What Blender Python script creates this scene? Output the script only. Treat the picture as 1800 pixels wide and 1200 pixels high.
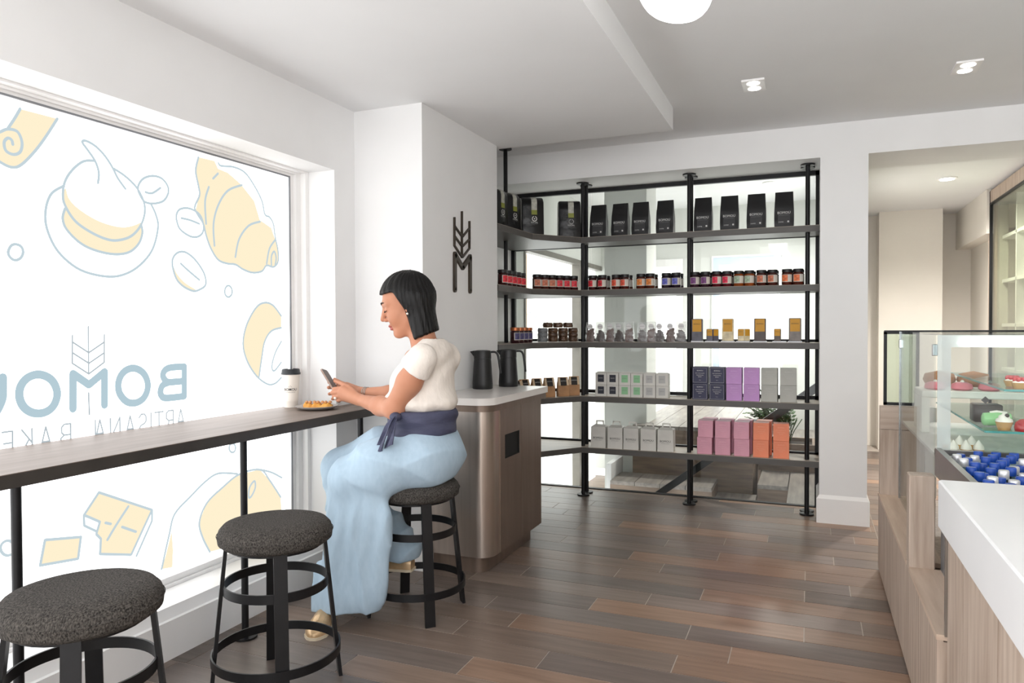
import bpy, math, random
import numpy as np
from mathutils import Vector, Matrix
random.seed(7); np.random.seed(7)
for o in list(bpy.data.objects): bpy.data.objects.remove(o)
SC = bpy.context.scene; COL = SC.collection; PI = math.pi

# ------------------------------------------------------------------ camera
cam_d = bpy.data.cameras.new('camera'); cam = bpy.data.objects.new('camera', cam_d); COL.objects.link(cam)
cam_d.sensor_width = 36.0; cam_d.lens = 1270.6/1800*36; cam_d.clip_start = .05
yaw, pitch, roll = .391063, -.0179047, -.00389945
fw = Vector((-math.sin(yaw)*math.cos(pitch), math.cos(yaw)*math.cos(pitch), math.sin(pitch)))
rt = Vector((math.cos(yaw), math.sin(yaw), 0)); up = rt.cross(fw)
r2 = rt*math.cos(roll)+up*math.sin(roll); u2 = up*math.cos(roll)-rt*math.sin(roll)
m4 = Matrix((r2, u2, -fw)).transposed().to_4x4(); m4.translation = (0, 0, 1.2)
cam.matrix_world = m4; SC.camera = cam
# ------------------------------------------------------------------ world, exposure
w = bpy.data.worlds.new('world'); SC.world = w; w.use_nodes = True
bg = w.node_tree.nodes['Background']; bg.inputs[0].default_value = (.985, .99, 1, 1); bg.inputs[1].default_value = WORLD = 2.5
vs = SC.view_settings; vs.view_transform = 'Standard'; vs.look = 'None'; vs.exposure = .63; vs.gamma = 1; vs.use_curve_mapping = False
WINDOW = 2.1      # brightness of the daylight behind the film on the shop window
FARWIN = 2.0      # daylight in the windows of the room behind the shelves

# ------------------------------------------------------------------ materials
def lin(c):
    return tuple(((v/255)/12.92 if v <= 10.3 else ((v/255+.055)/1.055)**2.4) for v in c)
def nd(t, k, **kw):
    n = t.nodes.new(k)
    for a, b in kw.items(): setattr(n, a, b)
    return n
MATS = {}
def M(name, col, rough=.5, metal=0, var=.06, scale=6, stretch=(1,1,1), bump=0, bscale=60, col2=None, spec=.5, trans=0, ior=1.45, alpha=1, objcol=False, detail=3, coat=0):
    """procedural principled material: noise between col and col2 (or a lighter / darker tint), optional relief"""
    if name in MATS: return MATS[name]
    m = bpy.data.materials.new(name); m.use_nodes = True; t = m.node_tree; p = t.nodes['Principled BSDF']
    a = lin(col); b = lin(col2) if col2 else tuple(min(1, v*(1+var*3)) for v in a)
    if not col2: a = tuple(v*(1-var) for v in a)
    tc = nd(t, 'ShaderNodeTexCoord'); mp = nd(t, 'ShaderNodeMapping'); mp.inputs['Scale'].default_value = stretch
    t.links.new(tc.outputs['Object'], mp.inputs[0])
    if objcol:
        oi = nd(t, 'ShaderNodeObjectInfo'); mu = nd(t, 'ShaderNodeVectorMath', operation='SCALE'); mu.inputs[3].default_value = 7
        va = nd(t, 'ShaderNodeVectorMath', operation='ADD'); cb = nd(t, 'ShaderNodeCombineXYZ')
        t.links.new(oi.outputs['Random'], cb.inputs[0]); t.links.new(oi.outputs['Random'], cb.inputs[1]); t.links.new(cb.outputs[0], mu.inputs[0])
        t.links.new(tc.outputs['Object'], va.inputs[0]); t.links.new(mu.outputs[0], va.inputs[1]); t.links.new(va.outputs[0], mp.inputs[0])
    nz = nd(t, 'ShaderNodeTexNoise'); nz.inputs['Scale'].default_value = scale; nz.inputs['Detail'].default_value = detail
    t.links.new(mp.outputs[0], nz.inputs[0])
    rp = nd(t, 'ShaderNodeValToRGB'); e = rp.color_ramp.elements
    e[0].position = .3; e[1].position = .7; e[0].color = (*a, 1); e[1].color = (*b, 1)
    t.links.new(nz.outputs[0], rp.inputs[0])
    out = rp.outputs[0]
    if objcol:
        mx = nd(t, 'ShaderNodeMix', data_type='RGBA', blend_type='MULTIPLY'); mx.inputs[0].default_value = 1
        t.links.new(out, mx.inputs[6]); t.links.new(oi.outputs['Color'], mx.inputs[7]); out = mx.outputs[2]
    t.links.new(out, p.inputs['Base Color'])
    p.inputs['Roughness'].default_value = rough; p.inputs['Metallic'].default_value = metal
    p.inputs['Specular IOR Level'].default_value = spec; p.inputs['Transmission Weight'].default_value = trans
    p.inputs['IOR'].default_value = ior; p.inputs['Alpha'].default_value = alpha; p.inputs['Coat Weight'].default_value = coat
    if bump:
        nb = nd(t, 'ShaderNodeTexNoise'); nb.inputs['Scale'].default_value = bscale; nb.inputs['Detail'].default_value = 4
        bp = nd(t, 'ShaderNodeBump'); bp.inputs['Strength'].default_value = bump; bp.inputs['Distance'].default_value = .01
        t.links.new(mp.outputs[0], nb.inputs[0]); t.links.new(nb.outputs[0], bp.inputs['Height']); t.links.new(bp.outputs[0], p.inputs['Normal'])
    MATS[name] = m; return m
def EM(name, col, s, col2=None, scale=2):
    if name in MATS: return MATS[name]
    m = bpy.data.materials.new(name); m.use_nodes = True; t = m.node_tree; t.nodes.clear()
    e = nd(t, 'ShaderNodeEmission'); o = nd(t, 'ShaderNodeOutputMaterial')
    e.inputs[1].default_value = s; e.inputs[0].default_value = (*lin(col), 1)
    if col2:
        tc = nd(t, 'ShaderNodeTexCoord'); nz = nd(t, 'ShaderNodeTexNoise'); nz.inputs['Scale'].default_value = scale
        rp = nd(t, 'ShaderNodeValToRGB'); k = rp.color_ramp.elements; k[0].color = (*lin(col), 1); k[1].color = (*lin(col2), 1); k[0].position = .35; k[1].position = .65
        t.links.new(tc.outputs['Object'], nz.inputs[0]); t.links.new(nz.outputs[0], rp.inputs[0]); t.links.new(rp.outputs[0], e.inputs[0])
    t.links.new(e.outputs[0], o.inputs[0]); MATS[name] = m; return m
def GLASS(name, tint=(1,1,1), refl=1.0, rough=.0, haze=0, hazecol=(1,1,1)):
    if name in MATS: return MATS[name]
    m = bpy.data.materials.new(name); m.use_nodes = True; t = m.node_tree; t.nodes.clear()
    o = nd(t, 'ShaderNodeOutputMaterial'); tr = nd(t, 'ShaderNodeBsdfTransparent'); tr.inputs[0].default_value = (*tint, 1)
    gl = nd(t, 'ShaderNodeBsdfGlossy'); gl.inputs['Roughness'].default_value = rough
    lw = nd(t, 'ShaderNodeLayerWeight'); lw.inputs[0].default_value = .5; fr = nd(t, 'ShaderNodeMath', operation='POWER'); fr.inputs[1].default_value = 4.5; t.links.new(lw.outputs['Facing'], fr.inputs[0])
    mm = nd(t, 'ShaderNodeMath', operation='MULTIPLY_ADD'); mm.inputs[1].default_value = .6*refl; mm.inputs[2].default_value = .025*refl
    mx = nd(t, 'ShaderNodeMixShader'); t.links.new(fr.outputs[0], mm.inputs[0]); t.links.new(mm.outputs[0], mx.inputs[0])
    base = tr.outputs[0]
    if haze:
        df = nd(t, 'ShaderNodeBsdfDiffuse'); df.inputs[0].default_value = (*hazecol, 1); tl = nd(t, 'ShaderNodeBsdfTranslucent'); tl.inputs[0].default_value = (*hazecol, 1)
        a = nd(t, 'ShaderNodeMixShader'); a.inputs[0].default_value = .5; t.links.new(df.outputs[0], a.inputs[1]); t.links.new(tl.outputs[0], a.inputs[2])
        h = nd(t, 'ShaderNodeMixShader'); h.inputs[0].default_value = haze; t.links.new(tr.outputs[0], h.inputs[1]); t.links.new(a.outputs[0], h.inputs[2]); base = h.outputs[0]
    t.links.new(base, mx.inputs[1]); t.links.new(gl.outputs[0], mx.inputs[2]); t.links.new(mx.outputs[0], o.inputs[0]); MATS[name] = m; return m

# ------------------------------------------------------------------ mesh builder
class MB:
    def __init__(s): s.v = []; s.f = []
    def add(s, vs, fs):
        n = len(s.v); s.v += [tuple(map(float, p)) for p in vs]; s.f += [tuple(i+n for i in q) for q in fs]; return s
    def box(s, x0, x1, y0, y1, z0, z1, b=0):
        if b:   # chamfered box: top, bottom and vertical edges
            P = []
            for z, k in ((z0, b), (z0+b, 0), (z1-b, 0), (z1, b)):
                P += [(x0+k+b, y0+k, z), (x1-k-b, y0+k, z), (x1-k, y0+k+b, z), (x1-k, y1-k-b, z), (x1-k-b, y1-k, z), (x0+k+b, y1-k, z), (x0+k, y1-k-b, z), (x0+k, y0+k+b, z)]
            F = [tuple(range(7, -1, -1)), tuple(range(24, 32))]
            for r in range(3):
                for i in range(8): j = (i+1) % 8; F.append((r*8+i, r*8+j, r*8+8+j, r*8+8+i))
            return s.add(P, F)
        return s.add([(x0,y0,z0),(x1,y0,z0),(x1,y1,z0),(x0,y1,z0),(x0,y0,z1),(x1,y0,z1),(x1,y1,z1),(x0,y1,z1)],
                     [(3,2,1,0),(4,5,6,7),(0,1,5,4),(1,2,6,5),(2,3,7,6),(3,0,4,7)])
    def lathe(s, prof, c=(0,0,0), n=20, sx=1, sy=1, cap=True):
        P = []; F = []
        for r, z in prof:
            for i in range(n): a = 2*PI*i/n; P.append((c[0]+r*sx*math.cos(a), c[1]+r*sy*math.sin(a), c[2]+z))
        k = len(prof)
        for j in range(k-1):
            for i in range(n): q = (i+1) % n; F.append((j*n+i, j*n+q, j*n+n+q, j*n+n+i))
        if cap and prof[0][0] > 1e-5: F.append(tuple(range(n-1, -1, -1)))
        if cap and prof[-1][0] > 1e-5: F.append(tuple((k-1)*n+i for i in range(n)))
        return s.add(P, F)
    def cyl(s, x, y, z0, z1, r, n=16): return s.lathe([(r, z0), (r, z1)], (x, y, 0), n)
    def prism(s, poly, z0, z1):
        n = len(poly)
        A = sum(poly[i][0]*poly[(i+1) % n][1]-poly[(i+1) % n][0]*poly[i][1] for i in range(n))
        if A < 0: poly = poly[::-1]
        return s.add([(x, y, z0) for x, y in poly]+[(x, y, z1) for x, y in poly], [tuple(range(n-1, -1, -1)), tuple(range(n, 2*n))]+[(i, (i+1) % n, n+(i+1) % n, n+i) for i in range(n)])
    def tube(s, pts, r, n=10, ry=None, cap=True):
        """tube along pts; r a number or one per point"""
        pts = [Vector(p) for p in pts]; k = len(pts); R = r if isinstance(r, (list, tuple)) else [r]*k
        P = []; F = []; side = None
        for j, p in enumerate(pts):
            d = (pts[min(j+1, k-1)]-pts[max(j-1, 0)]).normalized()
            if side is None: side = d.cross(Vector((0, 0, 1)) if abs(d.z) < .9 else Vector((1, 0, 0))).normalized()
            else: side = (side-d*side.dot(d)).normalized()
            u = d.cross(side)
            for i in range(n): a = 2*PI*i/n; P.append(p+side*(R[j]*math.cos(a))+u*((ry or 1)*R[j]*math.sin(a)))
        for j in range(k-1):
            for i in range(n): q = (i+1) % n; F.append((j*n+i, j*n+q, j*n+n+q, j*n+n+i))
        if cap: F += [tuple(range(n-1, -1, -1)), tuple((k-1)*n+i for i in range(n))]
        return s.add(P, F)
    def ribbon(s, pts, w, fn, closed=False, n=8):
        """flat stroke of width w with round joints in a plane; fn maps (a,b) to 3D"""
        k = len(pts)
        for i in range(k if closed else k-1):
            (x0, y0), (x1, y1) = pts[i], pts[(i+1) % k]; dx, dy = x1-x0, y1-y0; l = math.hypot(dx, dy) or 1; nx, ny = -dy/l*w/2, dx/l*w/2
            s.add([fn(x0+nx, y0+ny), fn(x0-nx, y0-ny), fn(x1-nx, y1-ny), fn(x1+nx, y1+ny)], [(0, 1, 2, 3)])
        for x, y in pts: s.add([fn(x+w/2*math.cos(2*PI*i/n), y+w/2*math.sin(2*PI*i/n)) for i in range(n)], [tuple(range(n))])
        return s
    def build(s, name, mat, parent=None, smooth=False, loc=None):
        """one mesh object; under a parent the geometry is kept where it was drawn in world space, or local when loc is given"""
        me = bpy.data.meshes.new(name); off = Vector((0, 0, 0))
        if parent is not None and loc is None:
            q = parent
            while q is not None: off += q.location; q = q.parent
        me.from_pydata([(p[0]-off.x, p[1]-off.y, p[2]-off.z) for p in s.v], [], s.f); me.validate(); me.update()
        if smooth: me.polygons.foreach_set('use_smooth', [True]*len(me.polygons)); me.update()
        return link(name, me, mat, parent, loc)
def link(name, me, mat, parent=None, loc=None):
    if mat is not None and not me.materials: me.materials.append(mat)
    o = bpy.data.objects.new(name, me); COL.objects.link(o)
    if parent is not None: o.parent = parent
    if loc is not None: o.location = loc
    return o
def shade_auto(o, deg=40):
    me = o.data; me.polygons.foreach_set('use_smooth', [True]*len(me.polygons))
    try: me.set_sharp_from_angle(angle=math.radians(deg))
    except Exception: pass
    return o
def tag(o, label, cat, group=None):
    o['label'] = label; o['category'] = cat
    if group: o['group'] = group
    return o
def thing(name, loc, label, cat, group=None, rz=0):
    o = bpy.data.objects.new(name, None); COL.objects.link(o); o.location = loc; o.rotation_euler.z = rz; o.empty_display_size = .05
    return tag(o, label, cat, group)
def struct(o): o['kind'] = 'structure'; return o
def sroot(name, loc): o = bpy.data.objects.new(name, None); COL.objects.link(o); o.location = loc; o.empty_display_size = .05; return struct(o)
def dup(o, loc=None, label=None, parent=None, rz=None, swap=None):
    c = o.copy(); COL.objects.link(c); c.parent = parent
    if loc is not None: c.location = loc
    if rz is not None: c.rotation_euler.z = rz
    if label: c['label'] = label
    for ch in [x for x in o.children]: dup(ch, parent=c)
    return c
def catmull(pts, closed=False, n=6):
    k = len(pts); out = []
    if k < 3: return pts
    for i in range(k if closed else k-1):
        g = (lambda j: pts[j % k]) if closed else (lambda j: pts[max(0, min(k-1, j))])
        p0, p1, p2, p3 = g(i-1), g(i), g(i+1), g(i+2)
        for j in range(n):
            t = j/n; out.append(tuple(.5*(2*b+(c-a)*t+(2*a-5*b+4*c-d)*t*t+(3*b-a-3*c+d)*t**3) for a, b, c, d in zip(p0, p1, p2, p3)))
    if not closed: out.append(pts[-1])
    return out
FONTC = {}
def text_mesh(s, size, align='CENTER', ext=0, bold=0):
    key = (s, size, align, ext, bold)
    if key in FONTC: return FONTC[key]
    cu = bpy.data.curves.new('lettering', 'FONT'); cu.body = s; cu.size = size; cu.align_x = align; cu.align_y = 'CENTER'; cu.extrude = ext; cu.offset = bold; cu.resolution_u = 2
    o = bpy.data.objects.new('lettering', cu); COL.objects.link(o)
    me = bpy.data.meshes.new_from_object(o.evaluated_get(bpy.context.evaluated_depsgraph_get()))
    bpy.data.objects.remove(o); bpy.data.curves.remove(cu); me.name = 'lettering'; FONTC[key] = me; return me
def lettering(name, s, size, mat, parent, loc, rz=0, bold=0):
    """upright print facing -Y (rz turns it), placed in the parent's local frame"""
    me = text_mesh(s, size, bold=bold)
    if me.materials and me.materials[0] != mat: me = me.copy(); me.materials.clear()
    o = link(name, me, mat, parent, loc); o.rotation_euler = (PI/2, 0, rz); return o
ORD = ['first', 'second', 'third', 'fourth', 'fifth', 'sixth', 'seventh', 'eighth', 'ninth', 'tenth', 'eleventh', 'twelfth']

# ------------------------------------------------------------------ common materials
white = M('white_paint', (232,232,232), .6, var=.01, scale=3)
ceilm = M('ceiling_paint', (235,236,237), .7, var=.01, scale=2)
trimw = M('white_trim', (240,239,238), .35, var=.01, scale=4)
beige = M('beige_paint', (232,227,218), .65, var=.012, scale=3)
blackm = M('black_steel', (22,22,24), .42, .3, var=.1, scale=20)
jugm = M('black_matte', (24,24,25), .38, var=.08, scale=15)
oak = M('pale_wood', (166,146,130), .5, col2=(199,182,167), scale=5, stretch=(9,9,.7), bump=.05, bscale=30)
oakh = M('pale_wood_ledge', (190,166,146), .45, col2=(212,191,172), scale=4, stretch=(9,.8,9))

# ================================================================== the setting
def sbox(name, boxes, mat):
    b = MB()
    for q in boxes: b.box(*q)
    return struct(b.build(name, mat))
XW, YP = -2.16, 3.13          # window wall plane, front of the pier
floor = sbox('floor', [(-2.6, 4, -2.5, 5.235, -.12, -.0015), (.055, 4, 5.235, 8.4, -.12, -.0015)], M('floor_grout', (178,168,158), .8, scale=20))
plankm = M('wood_look_tile', (214,210,206), .33, col2=(255,253,250), scale=3.5, stretch=(.9,9,1), objcol=True, bump=.06, bscale=22, detail=5)
TONES = [(118,105,97), (106,96,90), (130,115,104), (112,102,97), (140,118,102), (124,111,102), (102,94,90), (134,114,100), (120,110,105), (148,124,106)]
KNOWN = {0:-1.134, 1:-.893, 2:-.445, 3:-.268, 4:-.44, 5:-.018, 6:.195, 7:-.446, 8:-.019, 9:.172, 10:-.018, 11:-.44, 12:.116, 13:-.438, 14:-.217, 15:-.62, 16:.116}
PL, PW, Y0 = .853, .1454, 2.228
def plank(x0, x1, y0, y1):
    g = .0019; b = MB()
    b.box(x0+g-(x0+x1)/2, x1-g-(x0+x1)/2, y0+g-(y0+y1)/2, y1-g-(y0+y1)/2, -.02, 0)
    o = b.build('plank', plankm, floor, loc=((x0+x1)/2, (y0+y1)/2, 0))
    t = random.choice(TONES); j = random.uniform(.86, 1.1)
    if x0 < -1.2: t = tuple(.5*a+.5*c for a, c in zip(t, (112, 108, 106)))
    o.color = (*[min(1, c*j*k) for c, k in zip(lin(t), (1.2, 1.12, 1.08))], 1)
for k in range(-9, 21):
    ya = Y0+k*PW; yb = min(ya+PW, 5.235)
    if ya > 5.23: break
    off = KNOWN.get(k, random.uniform(-.6, .2)); x = off-PL*4
    while x < .36:
        xa, xb = max(x, -2.16), min(x+PL, .36)
        if xb-xa > .02: plank(xa, xb, ya, yb)
        x += PL
for k in range(26):         # planks of the passage right of the pillar, as far as they can be told apart
    ya = 3.99+k*PW
    for xa, xb in ((.36, .7+.09*(k % 4)), (.7+.09*(k % 4), 1.3)): plank(xa, xb, ya, ya+PW)

sbox('wall_left', [(-2.7, XW, -1.3, YP, 1.981, 2.31), (-2.7, XW, 2.96, YP, 0, 1.981), (-2.7, XW, -1.3, -1.2, 0, 1.981), (-2.7, XW, -1.2, 2.96, -.05, .12)], white)
sbox('wall_pier', [(-2.7, -1.765, YP, 4.05, 0, 2.31)], white)
sbox('wall_recess', [(-2.7, -2.15, 4.05, 5.3, 0, 2.6)], white)
sbox('wall_pillar', [(.055, .32, 4.82, 5.3, 0, 2.237), (.055, .32, 5.3, 8.2, 0, 2.6)], white)
sbox('wall_beam', [(-2.7, 4, 4.82, 5.3, 2.237, 2.62)], white)
sbox('ceiling', [(-2.7, 4, -1.3, 4.82, 2.437, 2.62)], ceilm)
sbox('ceiling_soffit', [(-2.7, -.716, -1.3, 4.125, 2.31, 2.437)], ceilm)
sbox('baseboard_left', [(-2.2, XW+.012, -1.3, YP, 0, .142)], trimw)
sbox('baseboard_pier', [(-2.15, -1.752, YP-.013, YP+.03, 0, .12), (-1.78, -1.752, YP, 4.06, 0, .12)], trimw)
sbox('baseboard_pillar', [(.04, .335, 4.805, 5.2, 0, .15)], trimw)
b = MB()    # bevelled cap of the pillar's skirting
b.add([(.04,4.805,.15),(.335,4.805,.15),(.32,4.82,.172),(.055,4.82,.172),(.335,5.2,.15),(.32,5.2,.172),(.04,5.2,.15),(.055,5.2,.172)], [(0,1,2,3),(1,4,5,2),(6,0,3,7)])
struct(b.build('trim_1', trimw))
# passage right of the pillar
sbox('ceiling_passage', [(.3, 4, 5.3, 9, 2.32, 2.6)], ceilm)
sbox('wall_passage', [(.3, .75, 8.15, 8.4, 0, 2.4), (.62, 1.16, 7.9, 8.3, 0, 2.4), (1.1, 2.2, 8.3, 8.5, 0, 2.4), (1.33, 1.75, 6.95, 8.3, 1.96, 2.4), (1.46, 1.8, 6.95, 8.3, 0, 2.0)], beige)
sbox('wall_right', [(3.6, 3.8, -1.3, 8.4, 0, 2.6), (1.75, 3.8, 8.0, 8.3, 0, 2.4)], beige)
# glazed wood cabinet in the passage
cab = thing('display_cabinet', (1.36, 6.2, 0), 'tall wood framed cabinet with glass front and white shelves at the far right', 'cabinet')
b = MB(); b.box(1.35, 1.40, 4.9, 6.98, 2.2, 2.3); b.box(1.35, 1.40, 6.92, 6.98, 0, 2.3); b.box(1.35, 1.40, 4.85, 4.92, 0, 2.3); b.box(1.35, 1.40, 4.9, 6.98, 0, .1); b.build('frame', oak, cab)
b = MB(); b.box(1.40, 1.46, 6.85, 6.92, .1, 2.2); b.box(1.75, 1.8, 4.9, 6.98, 0, 2.3); b.box(1.40, 1.8, 4.9, 6.98, 2.2, 2.3); b.build('carcass', M('cabinet_grey', (178,176,164), .6), cab)
for z in (.5, .85, 1.2, 1.55, 1.9): MB().box(1.42, 1.75, 4.92, 6.9, z, z+.025).build('shelf', trimw, cab)
MB().box(1.42, 1.75, 6.42, 6.445, .1, 2.2).build('divider', trimw, cab)
MB().box(1.355, 1.365, 4.9, 6.93, .1, 2.2).build('pane', GLASS('cabinet_glass', (.8,.82,.76), 1.2), cab)
b = MB(); b.box(1.345, 1.37, 6.905, 6.925, .1, 2.2); b.box(1.345, 1.37, 4.9, 6.92, 2.185, 2.2); b.build('gasket', blackm, cab)

# ---------------------------------------------------------------- shop window with printed film
win = sroot('window_1', (-2.4, 1.0, .18))
MB().box(-2.412, -2.40, -1.1, 2.87, .2, 1.955).build('pane', EM('daylight_film', (253,254,255), WINDOW), win)
b = MB()
for x0, x1, e in ((-2.43, -2.36, 0), (-2.395, -2.385, .022), (-2.40, -2.39, .035)):
    e2 = .1-e if e == 0 else .085-e
    if e == 0: b.box(x0, x1, 2.868, 2.962, .178, 1.981); b.box(x0, x1, -1.2, 2.868, 1.948, 1.981); b.box(x0, x1, -1.2, 2.868, .178, .215)
b.box(-2.36, -2.345, 2.90, 2.962, .19, 1.981); b.box(-2.36, -2.345, -1.2, 2.90, 1.962, 1.981); b.box(-2.36, -2.345, -1.2, 2.90, .178, .19)
b.box(-2.345, -2.315, 2.935, 2.962, .178, 1.981); b.box(-2.345, -2.315, -1.2, 2.935, 1.972, 1.981)
b.build('frame', trimw, win)
b = MB(); b.box(-2.362, -2.356, 2.866, 2.873, .215, 1.95); b.box(-2.362, -2.356, -1.2, 2.866, 1.943, 1.95); b.build('gasket', M('grey_seal', (120,122,126), .5), win)
b = MB(); b.box(-2.45, -2.185, -1.2, 2.96, .12, .178); b.add([(-2.185,-1.2,.178),(-2.185,2.96,.178),(-2.165,2.96,.142),(-2.165,-1.2,.142)], [(0,3,2,1)]); b.build('sill', trimw, win)
film = {'L': EM('print_blue', (202,218,225), .62), 'F': EM('print_yellow', (255,241,208), .645), 'B': EM('print_slate', (186,209,219), .62), 'T': EM('print_thin', (196,207,213), .56)}
def onwin(d): return lambda y, z: (-2.398+d, y, z)
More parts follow.
